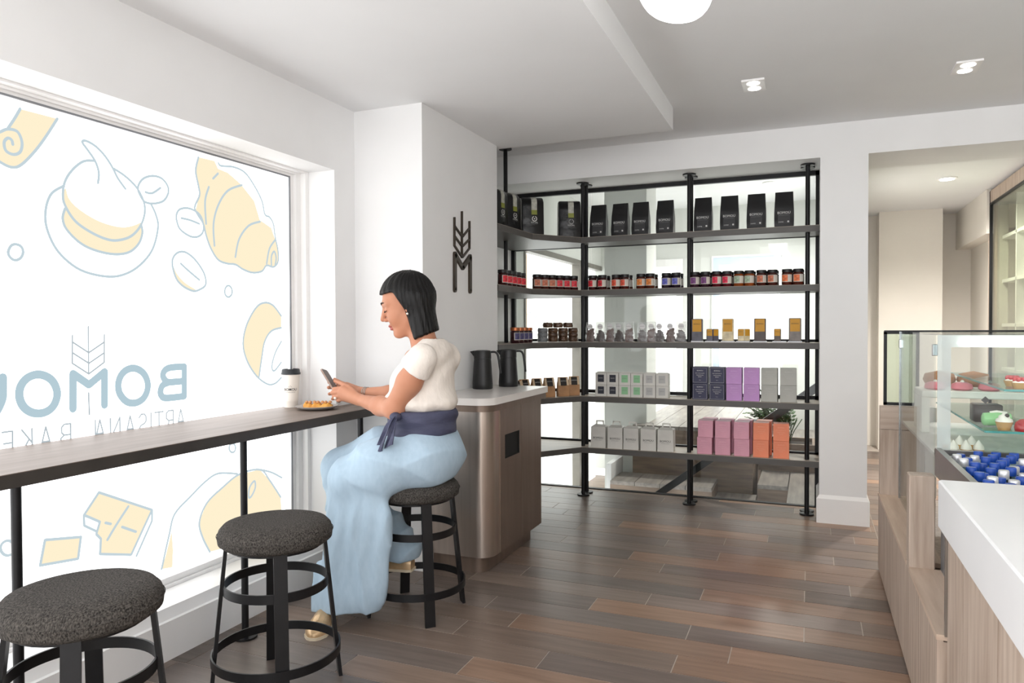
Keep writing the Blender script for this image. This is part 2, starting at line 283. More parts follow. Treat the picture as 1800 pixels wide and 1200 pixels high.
ART={'printed_cream_cake':[('L',0,[(1.736,1.701),(1.692,1.667),(1.671,1.612),(1.673,1.548),(1.709,1.475),(1.778,1.421),(1.858,1.4),(1.944,1.402),(2.027,1.44),(2.097,1.513),(2.127,1.606),(2.117,1.657),(2.095,1.695)]),('L',0,[(1.857,1.813),(1.812,1.802),(1.769,1.763),(1.74,1.715),(1.732,1.661),(1.745,1.624),(1.78,1.582),(1.838,1.552),(1.898,1.535),(1.946,1.536),(2.003,1.558),(2.046,1.603),(2.066,1.657),(2.061,1.701),(2.031,1.747),(1.982,1.781),(1.934,1.8)]),('L',0,[(1.739,1.623),(1.73,1.588),(1.744,1.551),(1.793,1.51),(1.852,1.489),(1.929,1.482),(1.994,1.496),(2.037,1.533),(2.054,1.575),(2.051,1.604)]),('L',0,[(1.867,1.735),(1.871,1.773),(1.857,1.812),(1.828,1.846),(1.808,1.868),(1.821,1.877),(1.858,1.867),(1.895,1.841),(1.926,1.805),(1.949,1.768),(1.981,1.734)]),('F',1,[(1.743,1.696),(1.753,1.664),(1.781,1.636),(1.839,1.607),(1.899,1.591),(1.963,1.587),(2.012,1.599),(2.055,1.619),(2.046,1.603),(2.003,1.558),(1.946,1.536),(1.898,1.535),(1.838,1.552),(1.78,1.582),(1.745,1.624),(1.734,1.661)]),('F',1,[(1.739,1.623),(1.78,1.582),(1.838,1.552),(1.898,1.535),(1.946,1.536),(2.003,1.558),(2.051,1.604),(2.054,1.575),(2.037,1.533),(1.994,1.496),(1.929,1.482),(1.852,1.489),(1.793,1.51),(1.744,1.551),(1.73,1.588)])],'printed_coffee_bean':[('L',1,[(2.036,1.748),(2.058,1.785),(2.102,1.806),(2.147,1.805),(2.176,1.78),(2.178,1.75),(2.154,1.716),(2.109,1.699),(2.069,1.698),(2.048,1.717)]),('L',0,[(2.07,1.737),(2.101,1.738),(2.141,1.766)])],'printed_coffee_bean.a':[('L',1,[(2.219,1.672),(2.239,1.697),(2.288,1.706),(2.339,1.689),(2.359,1.652),(2.356,1.615),(2.327,1.593),(2.287,1.591),(2.238,1.612),(2.221,1.641)]),('L',0,[(2.243,1.66),(2.288,1.658),(2.338,1.649)])],'printed_coffee_bean.b':[('L',1,[(2.194,1.476),(2.217,1.513),(2.261,1.522),(2.314,1.494),(2.36,1.442),(2.369,1.394),(2.334,1.37),(2.297,1.363),(2.244,1.382),(2.21,1.415)]),('L',0,[(2.237,1.473),(2.274,1.448),(2.335,1.411)]),('F',1,[(2.194,1.472),(2.216,1.432),(2.259,1.395),(2.319,1.367),(2.288,1.363),(2.238,1.382),(2.204,1.419)])],'printed_ring':[('L',1,[(1.592,1.458),(1.588,1.444),(1.579,1.434),(1.567,1.429),(1.556,1.432),(1.547,1.441),(1.544,1.453),(1.548,1.466),(1.556,1.477),(1.568,1.481),(1.58,1.479),(1.589,1.471)])],'printed_ring.a':[('L',1,[(2.522,1.371),(2.519,1.358),(2.51,1.349),(2.499,1.345),(2.488,1.348),(2.48,1.357),(2.478,1.369),(2.481,1.382),(2.489,1.392),(2.5,1.396),(2.511,1.393),(2.519,1.384)])],'printed_ring.b':[('L',1,[(1.55,0.49),(1.546,0.479),(1.538,0.473),(1.527,0.473),(1.516,0.479),(1.508,0.49),(1.505,0.503),(1.508,0.514),(1.516,0.52),(1.528,0.521),(1.539,0.514),(1.547,0.503)])],'printed_ring.c':[('L',1,[(2.532,0.666),(2.53,0.656),(2.523,0.65),(2.513,0.649),(2.504,0.653),(2.497,0.661),(2.494,0.672),(2.497,0.682),(2.504,0.688),(2.514,0.689),(2.523,0.685),(2.53,0.677)])],'printed_scroll':[('L',0,[(1.59,1.927),(1.571,1.89),(1.549,1.852)]),('L',0,[(1.717,1.928),(1.675,1.856),(1.635,1.796),(1.59,1.743),(1.559,1.729),(1.524,1.738),(1.49,1.758)]),('L',0,[(1.502,1.82),(1.526,1.836),(1.549,1.85),(1.58,1.849),(1.594,1.818),(1.588,1.786),(1.566,1.772),(1.542,1.779),(1.537,1.805),(1.549,1.821),(1.561,1.817),(1.564,1.804)]),('F',0,[(1.59,1.926),(1.717,1.928),(1.675,1.856),(1.635,1.796),(1.59,1.743),(1.559,1.729),(1.524,1.738),(1.49,1.758),(1.49,1.806),(1.526,1.836),(1.549,1.85)])],'printed_croissant':[('L',0,[(2.337,1.931),(2.321,1.87),(2.335,1.809),(2.34,1.77),(2.314,1.717),(2.328,1.688),(2.359,1.652),(2.374,1.605),(2.4,1.551),(2.442,1.505),(2.498,1.493),(2.544,1.493),(2.591,1.475),(2.651,1.464),(2.714,1.475),(2.747,1.505),(2.793,1.501),(2.827,1.529),(2.828,1.585),(2.809,1.647),(2.796,1.709),(2.77,1.738),(2.738,1.747),(2.719,1.807),(2.67,1.869),(2.609,1.919),(2.539,1.93),(2.465,1.92),(2.449,1.929)]),('L',0,[(2.393,1.815),(2.371,1.751),(2.375,1.654)]),('L',0,[(2.59,1.859),(2.503,1.818),(2.446,1.746),(2.417,1.66),(2.421,1.565)]),('L',0,[(2.705,1.708),(2.63,1.679),(2.569,1.611),(2.544,1.527)]),('L',0,[(2.811,1.636),(2.768,1.588),(2.747,1.514)]),('L',0,[(2.446,1.883),(2.417,1.855)]),('L',0,[(2.78,1.507),(2.781,1.553),(2.801,1.577),(2.814,1.547),(2.807,1.514)]),('F',0,[(2.337,1.931),(2.427,1.934),(2.448,1.904),(2.504,1.898),(2.584,1.862),(2.669,1.798),(2.705,1.715),(2.782,1.689),(2.808,1.638),(2.828,1.585),(2.827,1.529),(2.793,1.501),(2.747,1.505),(2.714,1.475),(2.651,1.464),(2.591,1.475),(2.544,1.493),(2.498,1.493),(2.442,1.505),(2.4,1.551),(2.374,1.605),(2.359,1.652),(2.318,1.702),(2.34,1.77),(2.335,1.809),(2.321,1.87)])],'printed_avocado':[('L',0,[(2.847,1.266),(2.79,1.316),(2.732,1.328),(2.674,1.304),(2.611,1.224),(2.586,1.137),(2.609,1.058),(2.669,0.984),(2.745,0.939),(2.798,0.939),(2.842,0.964)]),('L',0,[(2.846,1.208),(2.775,1.192),(2.729,1.143),(2.709,1.072),(2.688,0.974)]),('L',0,[(2.845,1.141),(2.801,1.087),(2.776,1.023),(2.793,1.0),(2.843,1.039)]),('F',0,[(2.847,1.266),(2.79,1.316),(2.732,1.328),(2.674,1.304),(2.611,1.224),(2.586,1.137),(2.609,1.058),(2.669,0.984),(2.688,0.974),(2.709,1.072),(2.729,1.143),(2.775,1.192),(2.846,1.208)])],'printed_chocolate_bar':[('P',1,[(1.853,0.609),(2.082,0.491),(1.985,0.341),(1.854,0.382),(1.858,0.437),(1.84,0.459),(1.855,0.5),(1.793,0.54)]),('P',0,[(1.793,0.54),(1.794,0.502),(1.84,0.47)]),('P',0,[(2.082,0.491),(2.081,0.448),(2.008,0.33)]),('L',0,[(1.975,0.529),(1.921,0.47),(1.885,0.426)]),('P',0,[(1.878,0.491),(1.9,0.481)]),('P',0,[(1.947,0.458),(2.007,0.424)]),('F',0,[(1.853,0.609),(2.082,0.491),(1.985,0.341),(1.854,0.382),(1.858,0.437),(1.84,0.459),(1.855,0.5),(1.793,0.54)])],'printed_square':[('P',1,[(1.65,0.49),(1.781,0.465),(1.769,0.39),(1.632,0.408)]),('F',0,[(1.65,0.49),(1.781,0.465),(1.769,0.39),(1.632,0.408)])],'printed_bread':[('L',0,[(2.123,0.243),(2.162,0.37),(2.191,0.448),(2.27,0.5),(2.353,0.548),(2.429,0.57),(2.542,0.547)]),('L',0,[(2.375,0.239),(2.334,0.316),(2.319,0.385),(2.362,0.456),(2.45,0.503),(2.553,0.543),(2.688,0.54),(2.752,0.478),(2.831,0.378)]),('L',0,[(2.688,0.54),(2.766,0.512),(2.839,0.472)]),('L',1,[(2.612,0.426),(2.618,0.469),(2.65,0.493),(2.655,0.461),(2.63,0.427)]),('F',0,[(2.375,0.239),(2.334,0.316),(2.319,0.385),(2.362,0.456),(2.45,0.503),(2.553,0.543),(2.688,0.54),(2.752,0.478),(2.831,0.378),(2.842,0.17)]),('F',0,[(2.127,0.242),(2.176,0.382),(2.182,0.302),(2.177,0.234)])]}
LOGO={'logo_letter_B':[('P',0,[(2.249,1.048),(2.247,0.925)]),('L',0,[(2.249,1.048),(2.177,1.047),(2.149,1.035),(2.142,1.015),(2.155,0.995),(2.171,0.988)]),('P',0,[(2.248,0.988),(2.171,0.988)]),('L',0,[(2.171,0.988),(2.141,0.979),(2.129,0.957),(2.133,0.938),(2.156,0.926),(2.247,0.925)])],'logo_letter_O':[('L',1,[(2.07,0.982),(2.064,0.956),(2.049,0.935),(2.027,0.923),(2.002,0.92),(1.977,0.927),(1.957,0.944),(1.943,0.966),(1.939,0.992),(1.944,1.016),(1.958,1.037),(1.979,1.05),(2.004,1.054),(2.029,1.047),(2.051,1.031),(2.065,1.008)])],'logo_letter_M':[('P',0,[(1.758,0.924),(1.76,1.047),(1.82,1.004),(1.883,1.047),(1.881,0.925)])],'logo_letter_O.a':[('L',1,[(1.701,0.981),(1.695,0.955),(1.681,0.935),(1.659,0.923),(1.634,0.921),(1.61,0.928),(1.589,0.944),(1.576,0.967),(1.572,0.992),(1.577,1.016),(1.591,1.036),(1.611,1.048),(1.636,1.052),(1.661,1.045),(1.682,1.03),(1.696,1.007)])],'logo_letter_U':[('L',0,[(1.52,1.049),(1.519,1.006),(1.516,0.976),(1.494,0.936),(1.462,0.922),(1.432,0.937)])]}
WHEAT={'printed_wheat':[('P',0,[(1.821,1.213),(1.819,1.044)]),('P',0,[(1.818,0.975),(1.82,0.897)]),('P',0,[(1.76,1.182),(1.758,1.084)]),('P',0,[(1.884,1.183),(1.882,1.082)]),('P',0,[(1.759,1.159),(1.821,1.119),(1.883,1.156)]),('P',0,[(1.759,1.121),(1.821,1.081),(1.883,1.117)]),('P',0,[(1.758,1.084),(1.82,1.043),(1.882,1.082)])]}
SLOGAN=[('A',2.228),('R',2.17),('T',2.121),('I',2.083),('S',2.044),('A',1.988),('N',1.924),('A',1.861),('L',1.823),('B',1.728),('A',1.659),('K',1.592),('E',1.528)]
WALL_M=[[(3.467,1.408),(3.469,1.6),(3.561,1.534),(3.656,1.603),(3.654,1.41)]]
WALL_WHEAT=[[(3.556,1.838),(3.553,1.589)],[(3.466,1.793),(3.464,1.645)],[(3.65,1.797),(3.648,1.648)],[(3.465,1.75),(3.559,1.701),(3.649,1.761)],[(3.464,1.697),(3.558,1.648),(3.648,1.699)],[(3.464,1.645),(3.557,1.589),(3.648,1.648)]]

def clip(pts): return [(max(-1.05, min(2.865, y)), max(.205, min(1.95, z))) for y, z in pts]
for name, items in ART.items():
    root = None
    fb = MB(); lb = MB()
    for kind, closed, pts in items:
        pts = clip(pts)
        if kind == 'F': q = catmull(pts, True, 3) if closed else pts; fb.add([onwin(.0008)(*p) for p in q], [tuple(range(len(q)))])
        else:
            q = pts if kind == 'P' else catmull(pts, closed, 5)
            lb.ribbon(q, .0098, onwin(.0016), bool(closed), 6)
    o = lb.build(name.split('.')[0], film['L'], win)
    if fb.v: fb.build('printed_tint', film['F'], o, loc=None)
for name, items in LOGO.items():
    lb = MB()
    for kind, closed, pts in items: lb.ribbon(pts if kind == 'P' else catmull(pts, closed, 6), .0285, onwin(.0016), bool(closed), 12)
    lb.build('printed_letter_'+name[12].lower(), film['B'], win)
for name, items in WHEAT.items():
    lb = MB()
    for kind, closed, pts in items: lb.ribbon(pts, .0062, onwin(.0016), False, 6)
    lb.build('printed_wheat', film['T'], win)
STROKES = {'A': [[(0,0),(.5,1),(1,0)], [(.2,.36),(.8,.36)]], 'R': [[(0,0),(0,1),(.6,1),(.85,.88),(.85,.62),(.6,.5),(0,.5)], [(.5,.5),(.9,0)]], 'T': [[(.5,0),(.5,1)], [(0,1),(1,1)]], 'I': [[(.5,0),(.5,1)]],
 'S': [[(.9,.85),(.65,1),(.3,1),(.1,.85),(.1,.65),(.3,.53),(.7,.45),(.9,.3),(.9,.13),(.65,0),(.3,0),(.1,.15)]], 'N': [[(0,0),(0,1),(1,0),(1,1)]], 'L': [[(0,1),(0,0),(.8,0)]],
 'B': [[(0,0),(0,1),(.6,1),(.82,.88),(.82,.63),(.6,.52),(0,.52)], [(.6,.52),(.9,.4),(.9,.12),(.65,0),(0,0)]], 'K': [[(0,0),(0,1)], [(.85,1),(0,.4)], [(.25,.57),(.9,0)]], 'E': [[(.8,0),(0,0),(0,1),(.8,1)], [(0,.52),(.7,.52)]],
 'Y': [[(0,1),(.5,.5),(1,1)], [(.5,.5),(.5,0)]]}
for ch, yc in SLOGAN+[('R', 1.46), ('Y', 1.39)]:      # mirrored: it reads from the street
    lb = MB()
    for st in STROKES[ch]: lb.ribbon([(yc+.02-.04*a, .795+.078*c) for a, c in st], .0058, onwin(.0016), False, 6)
    lb.build('printed_letter_'+ch.lower(), film['T'], win)
# sign on the pier: M under a wheat ear, raised dark metal
sg = thing('wall_sign', (-1.765, 3.56, 1.6), 'dark metal letter M under a wheat ear, mounted on the white pier', 'sign')
signm = M('sign_bronze', (62,54,46), .45, .5)
def slab(pts, w, name):
    b = MB()
    for d in (0, .012): b.ribbon(pts, w, lambda y, z: (-1.765+d, y, z), False, 12)
    for (y0, z0), (y1, z1) in zip(pts, pts[1:]):
        l = math.hypot(y1-y0, z1-z0); ny, nz = -(z1-z0)/l*w/2, (y1-y0)/l*w/2
        for k in (1, -1): b.add([(-1.765, y0+k*ny, z0+k*nz), (-1.753, y0+k*ny, z0+k*nz), (-1.753, y1+k*ny, z1+k*nz), (-1.765, y1+k*ny, z1+k*nz)], [(0,1,2,3)])
    for y, z in pts: b.add([(-1.765+d, y+w/2*math.cos(a*PI/6), z+w/2*math.sin(a*PI/6)) for d in (0, .012) for a in range(12)], [(a, (a+1) % 12, 12+(a+1) % 12, 12+a) for a in range(12)])
    b.build(name, signm, sg)
slab(WALL_M[0], .027, 'letter_m')
for p in WALL_WHEAT: slab(p, .0075, 'wheat_stroke')

# ================================================================== glazed partition behind the shelves
part = sroot('window_2', (-1.05, 5.22, 0))
b = MB()
for z in (1.811, 1.442, 1.108, .731, .355): b.box(-2.15, .055, 5.205, 5.235, z-.012, z+.012)
for z in (2.222,): b.box(-2.15, .055, 5.205, 5.235, z-.015, z+.015)
b.box(.032, .055, 5.205, 5.235, 0, 2.237); b.box(-2.15, -2.12, 5.205, 5.235, 0, 2.237)
b.build('frame', blackm, part)
gl = GLASS('clear_glass', (.93,.95,.94), .9)
for x0, x1 in ((-2.12, -1.51), (-1.505, -.76), (-.755, .032)): MB().box(x0, x1, 5.217, 5.223, .0, 2.207).build('pane', gl, part)
MB().box(-2.15, .055, 5.2, 5.24, -.004, .006).build('bottom_track', blackm, part)
# ------------------------------------------------------------------ room behind the glass
grey = M('far_wall_paint', (214,216,212), .7, var=.015, scale=3)
FY = 8.0
sbox('wall_back', [(-2.7, -1.68, FY, FY+.2, -.4, 2.6), (-1.68, -1.29, FY, FY+.2, 1.93, 2.6), (-1.29, -.95, FY, FY+.2, -.4, 2.6), (-.95, -.29, FY, FY+.2, 1.93, 2.6), (-.29, .06, FY, FY+.2, -.4, 2.6), (-1.68, -1.29, FY, FY+.2, -.4, .15), (-.95, -.29, FY, FY+.2, -.4, .1)], grey)
sbox('wall_far_left', [(-2.7, -2.2, 5.3, 5.6, -.6, 2.5), (-2.7, -2.2, 5.6, 8.0, 1.9, 2.5)], grey)
sbox('wall_far_pillar', [(-1.62, -1.26, 6.0, 6.4, -.5, 2.5)], grey)
sbox('ceiling_far', [(-2.7, .06, 5.3, 8.2, 2.5, 2.6)], ceilm)
day = EM('daylight_far', (254,253,248), FARWIN, (250,250,250), 3)
w3 = sroot('window_3', (-1.48, FY, .15))
MB().box(-1.66, -1.33, FY+.10, FY+.11, .15, 1.93).build('pane', day, w3)
b = MB(); b.box(-1.35, -1.28, FY-.02, FY+.12, .15, 1.87); b.box(-1.69, -1.28, FY-.02, FY+.12, 1.87, 1.95); b.box(-1.69, -1.64, FY-.02, FY+.12, .15, 1.87); b.build('frame', trimw, w3)
w4 = sroot('window_4', (-.62, FY, .1))
MB().box(-.92, -.3, FY+.10, FY+.11, .1, 1.9).build('pane', day, w4)
b = MB(); bl = M('pale_blue_frame', (196,212,232), .4); b.box(-.958, -.895, FY-.03, FY+.12, .1, 1.87); b.box(-.958, -.28, FY-.03, FY+.12, 1.87, 1.945); b.build('frame', bl, w4)
b = MB(); b.box(-.972, -.958, FY-.04, FY+.1, .1, 1.945); b.box(-.972, -.27, FY-.04, FY+.1, 1.945, 1.965); b.build('casing', trimw, w4)
w5 = sroot('window_5', (-2.2, 6.7, -.2))
MB().box(-2.28, -2.27, 5.55, 8.0, -.6, 1.95).build('pane', day, w5)
steel = M('grey_frame', (122,118,112), .45, .3)
b = MB(); b.box(-2.27, -2.19, 5.6, 8.0, 1.85, 1.9); b.box(-2.27, -2.19, 7.13, 7.27, -.6, 1.85); b.box(-2.27, -2.19, 5.6, 5.63, -.6, 1.85); b.box(-2.25, -2.2, 6.9, 7.13, 1.0, 1.06); b.build('frame', steel, w5)
MB().box(-2.268, -2.26, 5.74, 5.83, 1.12, 1.84).build('printed_strip', EM('print_peach', (236,208,178), .95), w5)
lb = MB()
for pts in ([(5.66,1.32),(5.76,1.28),(5.9,1.34),(6.05,1.3),(6.2,1.35)],): lb.ribbon(catmull(pts), .006, lambda y, z: (-2.266, y, z), False, 6)
lb.build('printed_squiggle', film['T'], w5)
# wood clad steps, benches and planter down there
darkw = M('dark_step_wood', (110,94,82), .5, col2=(146,126,110), scale=4, stretch=(1,8,8))
stept = M('step_tile', (128,122,117), .4, col2=(160,152,145), scale=4, stretch=(8,1,8))
def block(name, x0, x1, y0, y1, z0, z1, label=None):
    r = sroot(name, ((x0+x1)/2, (y0+y1)/2, z0))
    MB().box(x0, x1, y0, y1, z0, z1-.03).build('riser', darkw, r)
    n = max(1, round((x1-x0)/.2))
    for i in range(n):
        a, c = x0+(x1-x0)*i/n, x0+(x1-x0)*(i+1)/n
        MB().box(a+.002, c-.002, y0-.004, y1, z1-.03, z1).build('plank', stept, r)
    return r
sbox('floor_far', [(-2.7, .055, 5.24, 8.1, -.7, -.5)], darkw)
block('step_1', -1.455, -.675, 5.55, 5.92, -.5, 0); block('step_2', -.672, -.375, 5.245, 5.9, -.5, -.1)
block('step_3', -.37, -.15, 5.81, 6.5, -.5, 0); block('step_4', -.147, .05, 5.245, 6.5, -.5, 0); block('step_5', -1.36, -.41, 5.92, 8.0, -.5, .40)
block('step_6', -.405, .05, 6.9, 8.0, -.5, .15)
sbox('wall_low', [(-1.50, -1.46, 5.60, 5.99, -.5, .12)], white)
pl = thing('planter', (-.17, 6.6, 0), 'low wooden planter box behind the glass holding a leafy plant', 'planter')
b = MB(); b.box(-.40, .05, 6.42, 6.45, 0, .23); b.box(-.40, .05, 6.82, 6.85, 0, .23); b.box(-.40, -.37, 6.45, 6.82, 0, .23); b.box(.02, .05, 6.45, 6.82, 0, .23); b.build('box', darkw, pl)
MB().box(-.37, .02, 6.45, 6.82, .0, .2).build('soil', M('soil', (46,38,32), .9, bump=.3), pl)
fern = thing('potted_plant', (-.17, 6.62, .2), 'dark green plant with feathery leaves growing in the wooden planter', 'plant')
leafm = M('leaf_green', (40,66,38), .45, col2=(74,104,62), scale=14)
rs = random.Random(3)
def leafmesh():
    b = MB(); n = 7
    for k in range(n):
        t = k/(n-1); L = .05*(1-.55*abs(t-.35)*1.6)
        for s in (-1, 1):
            c = Vector((.03+.15*t, 0, .05*math.sin(t*2.2))); tip = c+Vector((.028, s*L, -.006)); m = (c+tip)/2; wv = Vector((.011, -s*.003, .002))
            b.add([c, m-wv, tip, m+wv], [(0,1,2,3)])
    b.tube([(0,0,0), (.09,0,.03), (.19,0,.045)], [.003,.0025,.001], 5)
    me = bpy.data.meshes.new('leaf'); me.from_pydata(b.v, [], b.f); me.materials.append(leafm); return me
lm = leafmesh()
for k in range(80):
    o = link('leaf', lm, leafm, fern, (rs.uniform(-.2, .04), rs.uniform(-.12, .1), rs.uniform(.02, .26)))
    s = rs.uniform(.8, 1.2); o.scale = (s, s, s); o.rotation_euler = (rs.uniform(-.4, .4), rs.uniform(-1.1, .1), rs.uniform(1.7, 4.6))
    if k % 3 == 0: o.location.z += .05; o.rotation_euler.z = rs.uniform(2.6, 3.6)
b = MB()
for k in range(7): a = k*.9; b.tube([(0,0,0), (.05*math.cos(a), .04*math.sin(a), .12), (.11*math.cos(a), .09*math.sin(a), .22)], .004, 5)
b.build('stem', leafm, fern, loc=(0, 0, 0))
hr = thing('handrail', (-1.07, 5.36, -.05), 'slanting black steel handrail behind the glass partition', 'handrail')
b = MB()
b.add([(-1.10,5.34,-.05),(-1.02,5.34,-.05),(.05,5.34,.76),(.05,5.34,.83)]+[(-1.10,5.375,-.05),(-1.02,5.375,-.05),(.05,5.375,.76),(.05,5.375,.83)], [(0,1,2,3),(7,6,5,4),(0,4,5,1),(1,5,6,2),(2,6,7,3),(3,7,4,0)]); b.build('rail', blackm, hr)
MB().box(-1.12, -1.0, 5.33, 5.385, -.3, -.04).build('foot', blackm, hr)
# ================================================================== shelving
sh = thing('corner_shelving', (-.9, 5.0, 0), 'black steel post shelving with five grey shelves against the glass partition', 'shelving')
shm = M('shelf_laminate', (84,81,78), .42, var=.04, scale=10, stretch=(1,4,4)); sht = M('shelf_wood_top', (150,138,126), .4, col2=(172,160,147), scale=4, stretch=(1,9,9))
SZ = [1.843, 1.471, 1.103, .719, .355]
outline = [(.055,4.93), (-1.50,4.93), (-1.745,4.60), (-1.762,4.06), (-2.145,4.06), (-2.145,5.19), (.055,5.19)]
for z in SZ:
    o = MB().prism(outline, z-.04, z-.002).build('shelf', shm, sh)
    MB().prism(outline, z-.002, z).build('shelf_top', sht, o)
def post(x, y, z0, z1, r=.014):
    o = MB().cyl(x, y, z0, z1, r, 12).build('post', blackm, sh, True); shade_auto(o)
    for z, d in ((z0, 1), (z1, -1)):
        f = MB().cyl(x, y, min(z, z+d*.009), max(z, z+d*.009), .044, 20).build('flange', blackm, o); shade_auto(f)
for x in (-1.505, -.757, -.016): post(x, 4.987, 0, 2.237); post(x, 5.075, 0, 2.237)
post(-1.94, 4.6, 0, 2.437)
# ================================================================== lamps
def downlight(x, y, label):
    r = thing('recessed_downlight', (x, y, 2.43), label, 'light', 'recessed twin downlights')
    b = MB(); b.box(x-.055, x+.055, y-.085, y+.085, 2.428, 2.4375); b.build('trim_plate', trimw, r)
    for k in (-.042, .042):
        MB().cyl(x, y+k, 2.4262, 2.4285, .031, 20).build('lamp_lens', EM('lamp_glow', (255,250,240), 7), r)
    for k in (-.042, .042):
        d = bpy.data.lights.new('downlight_beam', 'SPOT'); d.energy = 9; d.spot_size = 1.5; d.spot_blend = .8; d.color = (1, .93, .84); d.shadow_soft_size = .03
        o = bpy.data.objects.new('lamp_beam', d); COL.objects.link(o); o.parent = r; o.location = (0, k, -.012)
downlight(-.268, 3.891, 'recessed twin downlight above the shelving, nearer the globe lamp'); downlight(.683, 4.019, 'recessed twin downlight at the right, above the pastry case')
def globe(x, y, label):
    p = thing('globe_lamp', (x, y, 2.0), label, 'lamp', 'opal globe lamps')
    b = MB(); prof = [(0,-.09)]+[(.1*math.cos(a)**.62, .1*math.sin(a)*.9) for a in [(-PI/2)*(1-i/9) for i in range(1, 10)]]+[(.1*math.cos(a)**.8, .1*math.sin(a)) for a in [PI/2*i/8 for i in range(1, 8)]]+[(.03,.1)]
    b.lathe(prof, (0,0,0), 32)
    b.v = [(x, y, z-.16*(x*.92+y*.38)*(1 if z < 0 else .3)) for x, y, z in b.v]
    b.build('opal_shade', EM('opal_glow', (255,252,249), 6), p, True, loc=(0, 0, .105))
    MB().cyl(0, 0, .2, .425, .012, 12).build('stem', trimw, p, True, loc=(0, 0, 0)); MB().cyl(0, 0, .415, .437, .06, 20).build('ceiling_rose', trimw, p, True, loc=(0, 0, 0))
globe(-.33, 1.93, 'white opal glass pebble-shaped ceiling lamp at the top of the picture')
globe(-.33, .55, 'added opal ceiling lamp out of view, in line with the visible one'); globe(1.25, 1.93, 'added opal ceiling lamp out of view, hanging over the pay counter'); globe(1.25, .55, 'added opal ceiling lamp out of view, over the near end of the pay counter')  # three lamps out of view, added to brighten the room
def fill_light(x, y, z, label, e=30):  # unseen lamp, added to brighten the passage and the room behind the glass
    r = thing('fill_downlight', (x, y, z-.01), label, 'light')
    MB().lathe([(.07,0), (.07,.01)], (0,0,0), 20).build('trim_ring', trimw, r, loc=(0,0,0)); MB().lathe([(.05,-.003), (.05,0)], (0,0,0), 20).build('lamp_lens', EM('lamp_glow', (255,250,240), 7), r, loc=(0,0,0))
    d = bpy.data.lights.new('downlight_beam', 'SPOT'); d.energy = e; d.spot_size = 2.7; d.spot_blend = 1; d.color = (1, .955, .90); d.shadow_soft_size = .06
    o = bpy.data.objects.new('lamp_beam', d); COL.objects.link(o); o.parent = r; o.location = (0, 0, -.01)
fill_light(.95, 6.3, 2.32, 'round downlight added to light the passage right of the pillar', 270)
fill_light(-.33, 6.9, 2.5, 'round downlight added to light the room behind the glass partition', 190)

# ================================================================== goods on the shelves
bagm = M('black_bag_foil', (20,20,22), .45, var=.15, scale=12, bump=.25, bscale=14)
inkw = M('print_white', (205,205,203), .6); inkg = M('print_grey', (120,120,120), .6); inkd = M('print_dark', (50,48,48), .6)
labg = M('bag_label_grey', (58,58,60), .4, var=.1)
def bag_mesh(w, d, h, fold=.02):
    """gusseted stand-up bag: full at the foot, flat at the top edge"""
    b = MB(); n = 8; P = []
    for j in range(n+1):
        t = j/n; ww = w/2*(1-.06*t**2+.04*math.sin(PI*min(1, t*1.3))); dd = d/2*(1-t**2.2)*.94+.004
        for u, v in ((-1,-1), (-.4,-1.12), (.4,-1.12), (1,-1), (1,0), (1,1), (.4,1.1), (-.4,1.1), (-1,1), (-1,0)):
            P.append((u*ww*(.94 if v == 0 and t > .25 else 1), v*dd*(.9+.1*math.sin(j*1.7+u)), t*h))
    F = [(j*10+i, j*10+(i+1) % 10, j*10+10+(i+1) % 10, j*10+10+i) for j in range(n) for i in range(10)]+[tuple(range(9, -1, -1)), tuple(n*10+i for i in range(10))]
    return b.add(P, F)
def plate(w, h, y, zc, x=0, tilt=0):       # thin print panel facing -Y
    return MB().box(x-w/2, x+w/2, y-.0008, y, zc-h/2, zc+h/2)
BX = [(-1.464,-1.339), (-1.302,-1.184), (-1.155,-1.04), (-.985,-.868), (-.731,-.611), (-.56,-.44), (-.389,-.269), (-.213,-.103)]
proto = None
for i, (a, c) in enumerate(BX):
    lab = 'matte black coffee bag on the top shelf, %s from left of eight' % ORD[i]
    loc = ((a+c)/2, 5.045, SZ[0])
    if proto is None:
        r = proto = thing('coffee_bag', loc, lab, 'bag', 'black coffee bags on the top shelf')
        shade_auto(bag_mesh(.116, .08, .238).build('pouch', bagm, r, loc=(0,0,0)), 60)
        b = plate(.075, .085, -.0465, .07); b.v = [(x, y+(.0 if z < .07 else .012), z) for x, y, z in b.v]; b.build('label', labg, r, loc=(0,0,0))
        lettering('printed_name', 'BOMOU', .022, inkw, r, (0,-.044,.098)); lettering('printed_line', 'ARTISANAL BAKERY', .007, inkg, r, (0,-.047,.082))
        lettering('printed_weight', 'COFFEE', .009, inkw, r, (-.018,-.05,.038))
        MB().lathe([(.006,0), (.006,.0008)], (0,0,0), 12).build('printed_seal', inkw, r, loc=(.026,-.0495,.04)).rotation_euler.x = PI/2
    else: dup(proto, loc, lab, rz=random.uniform(-.05, .05))
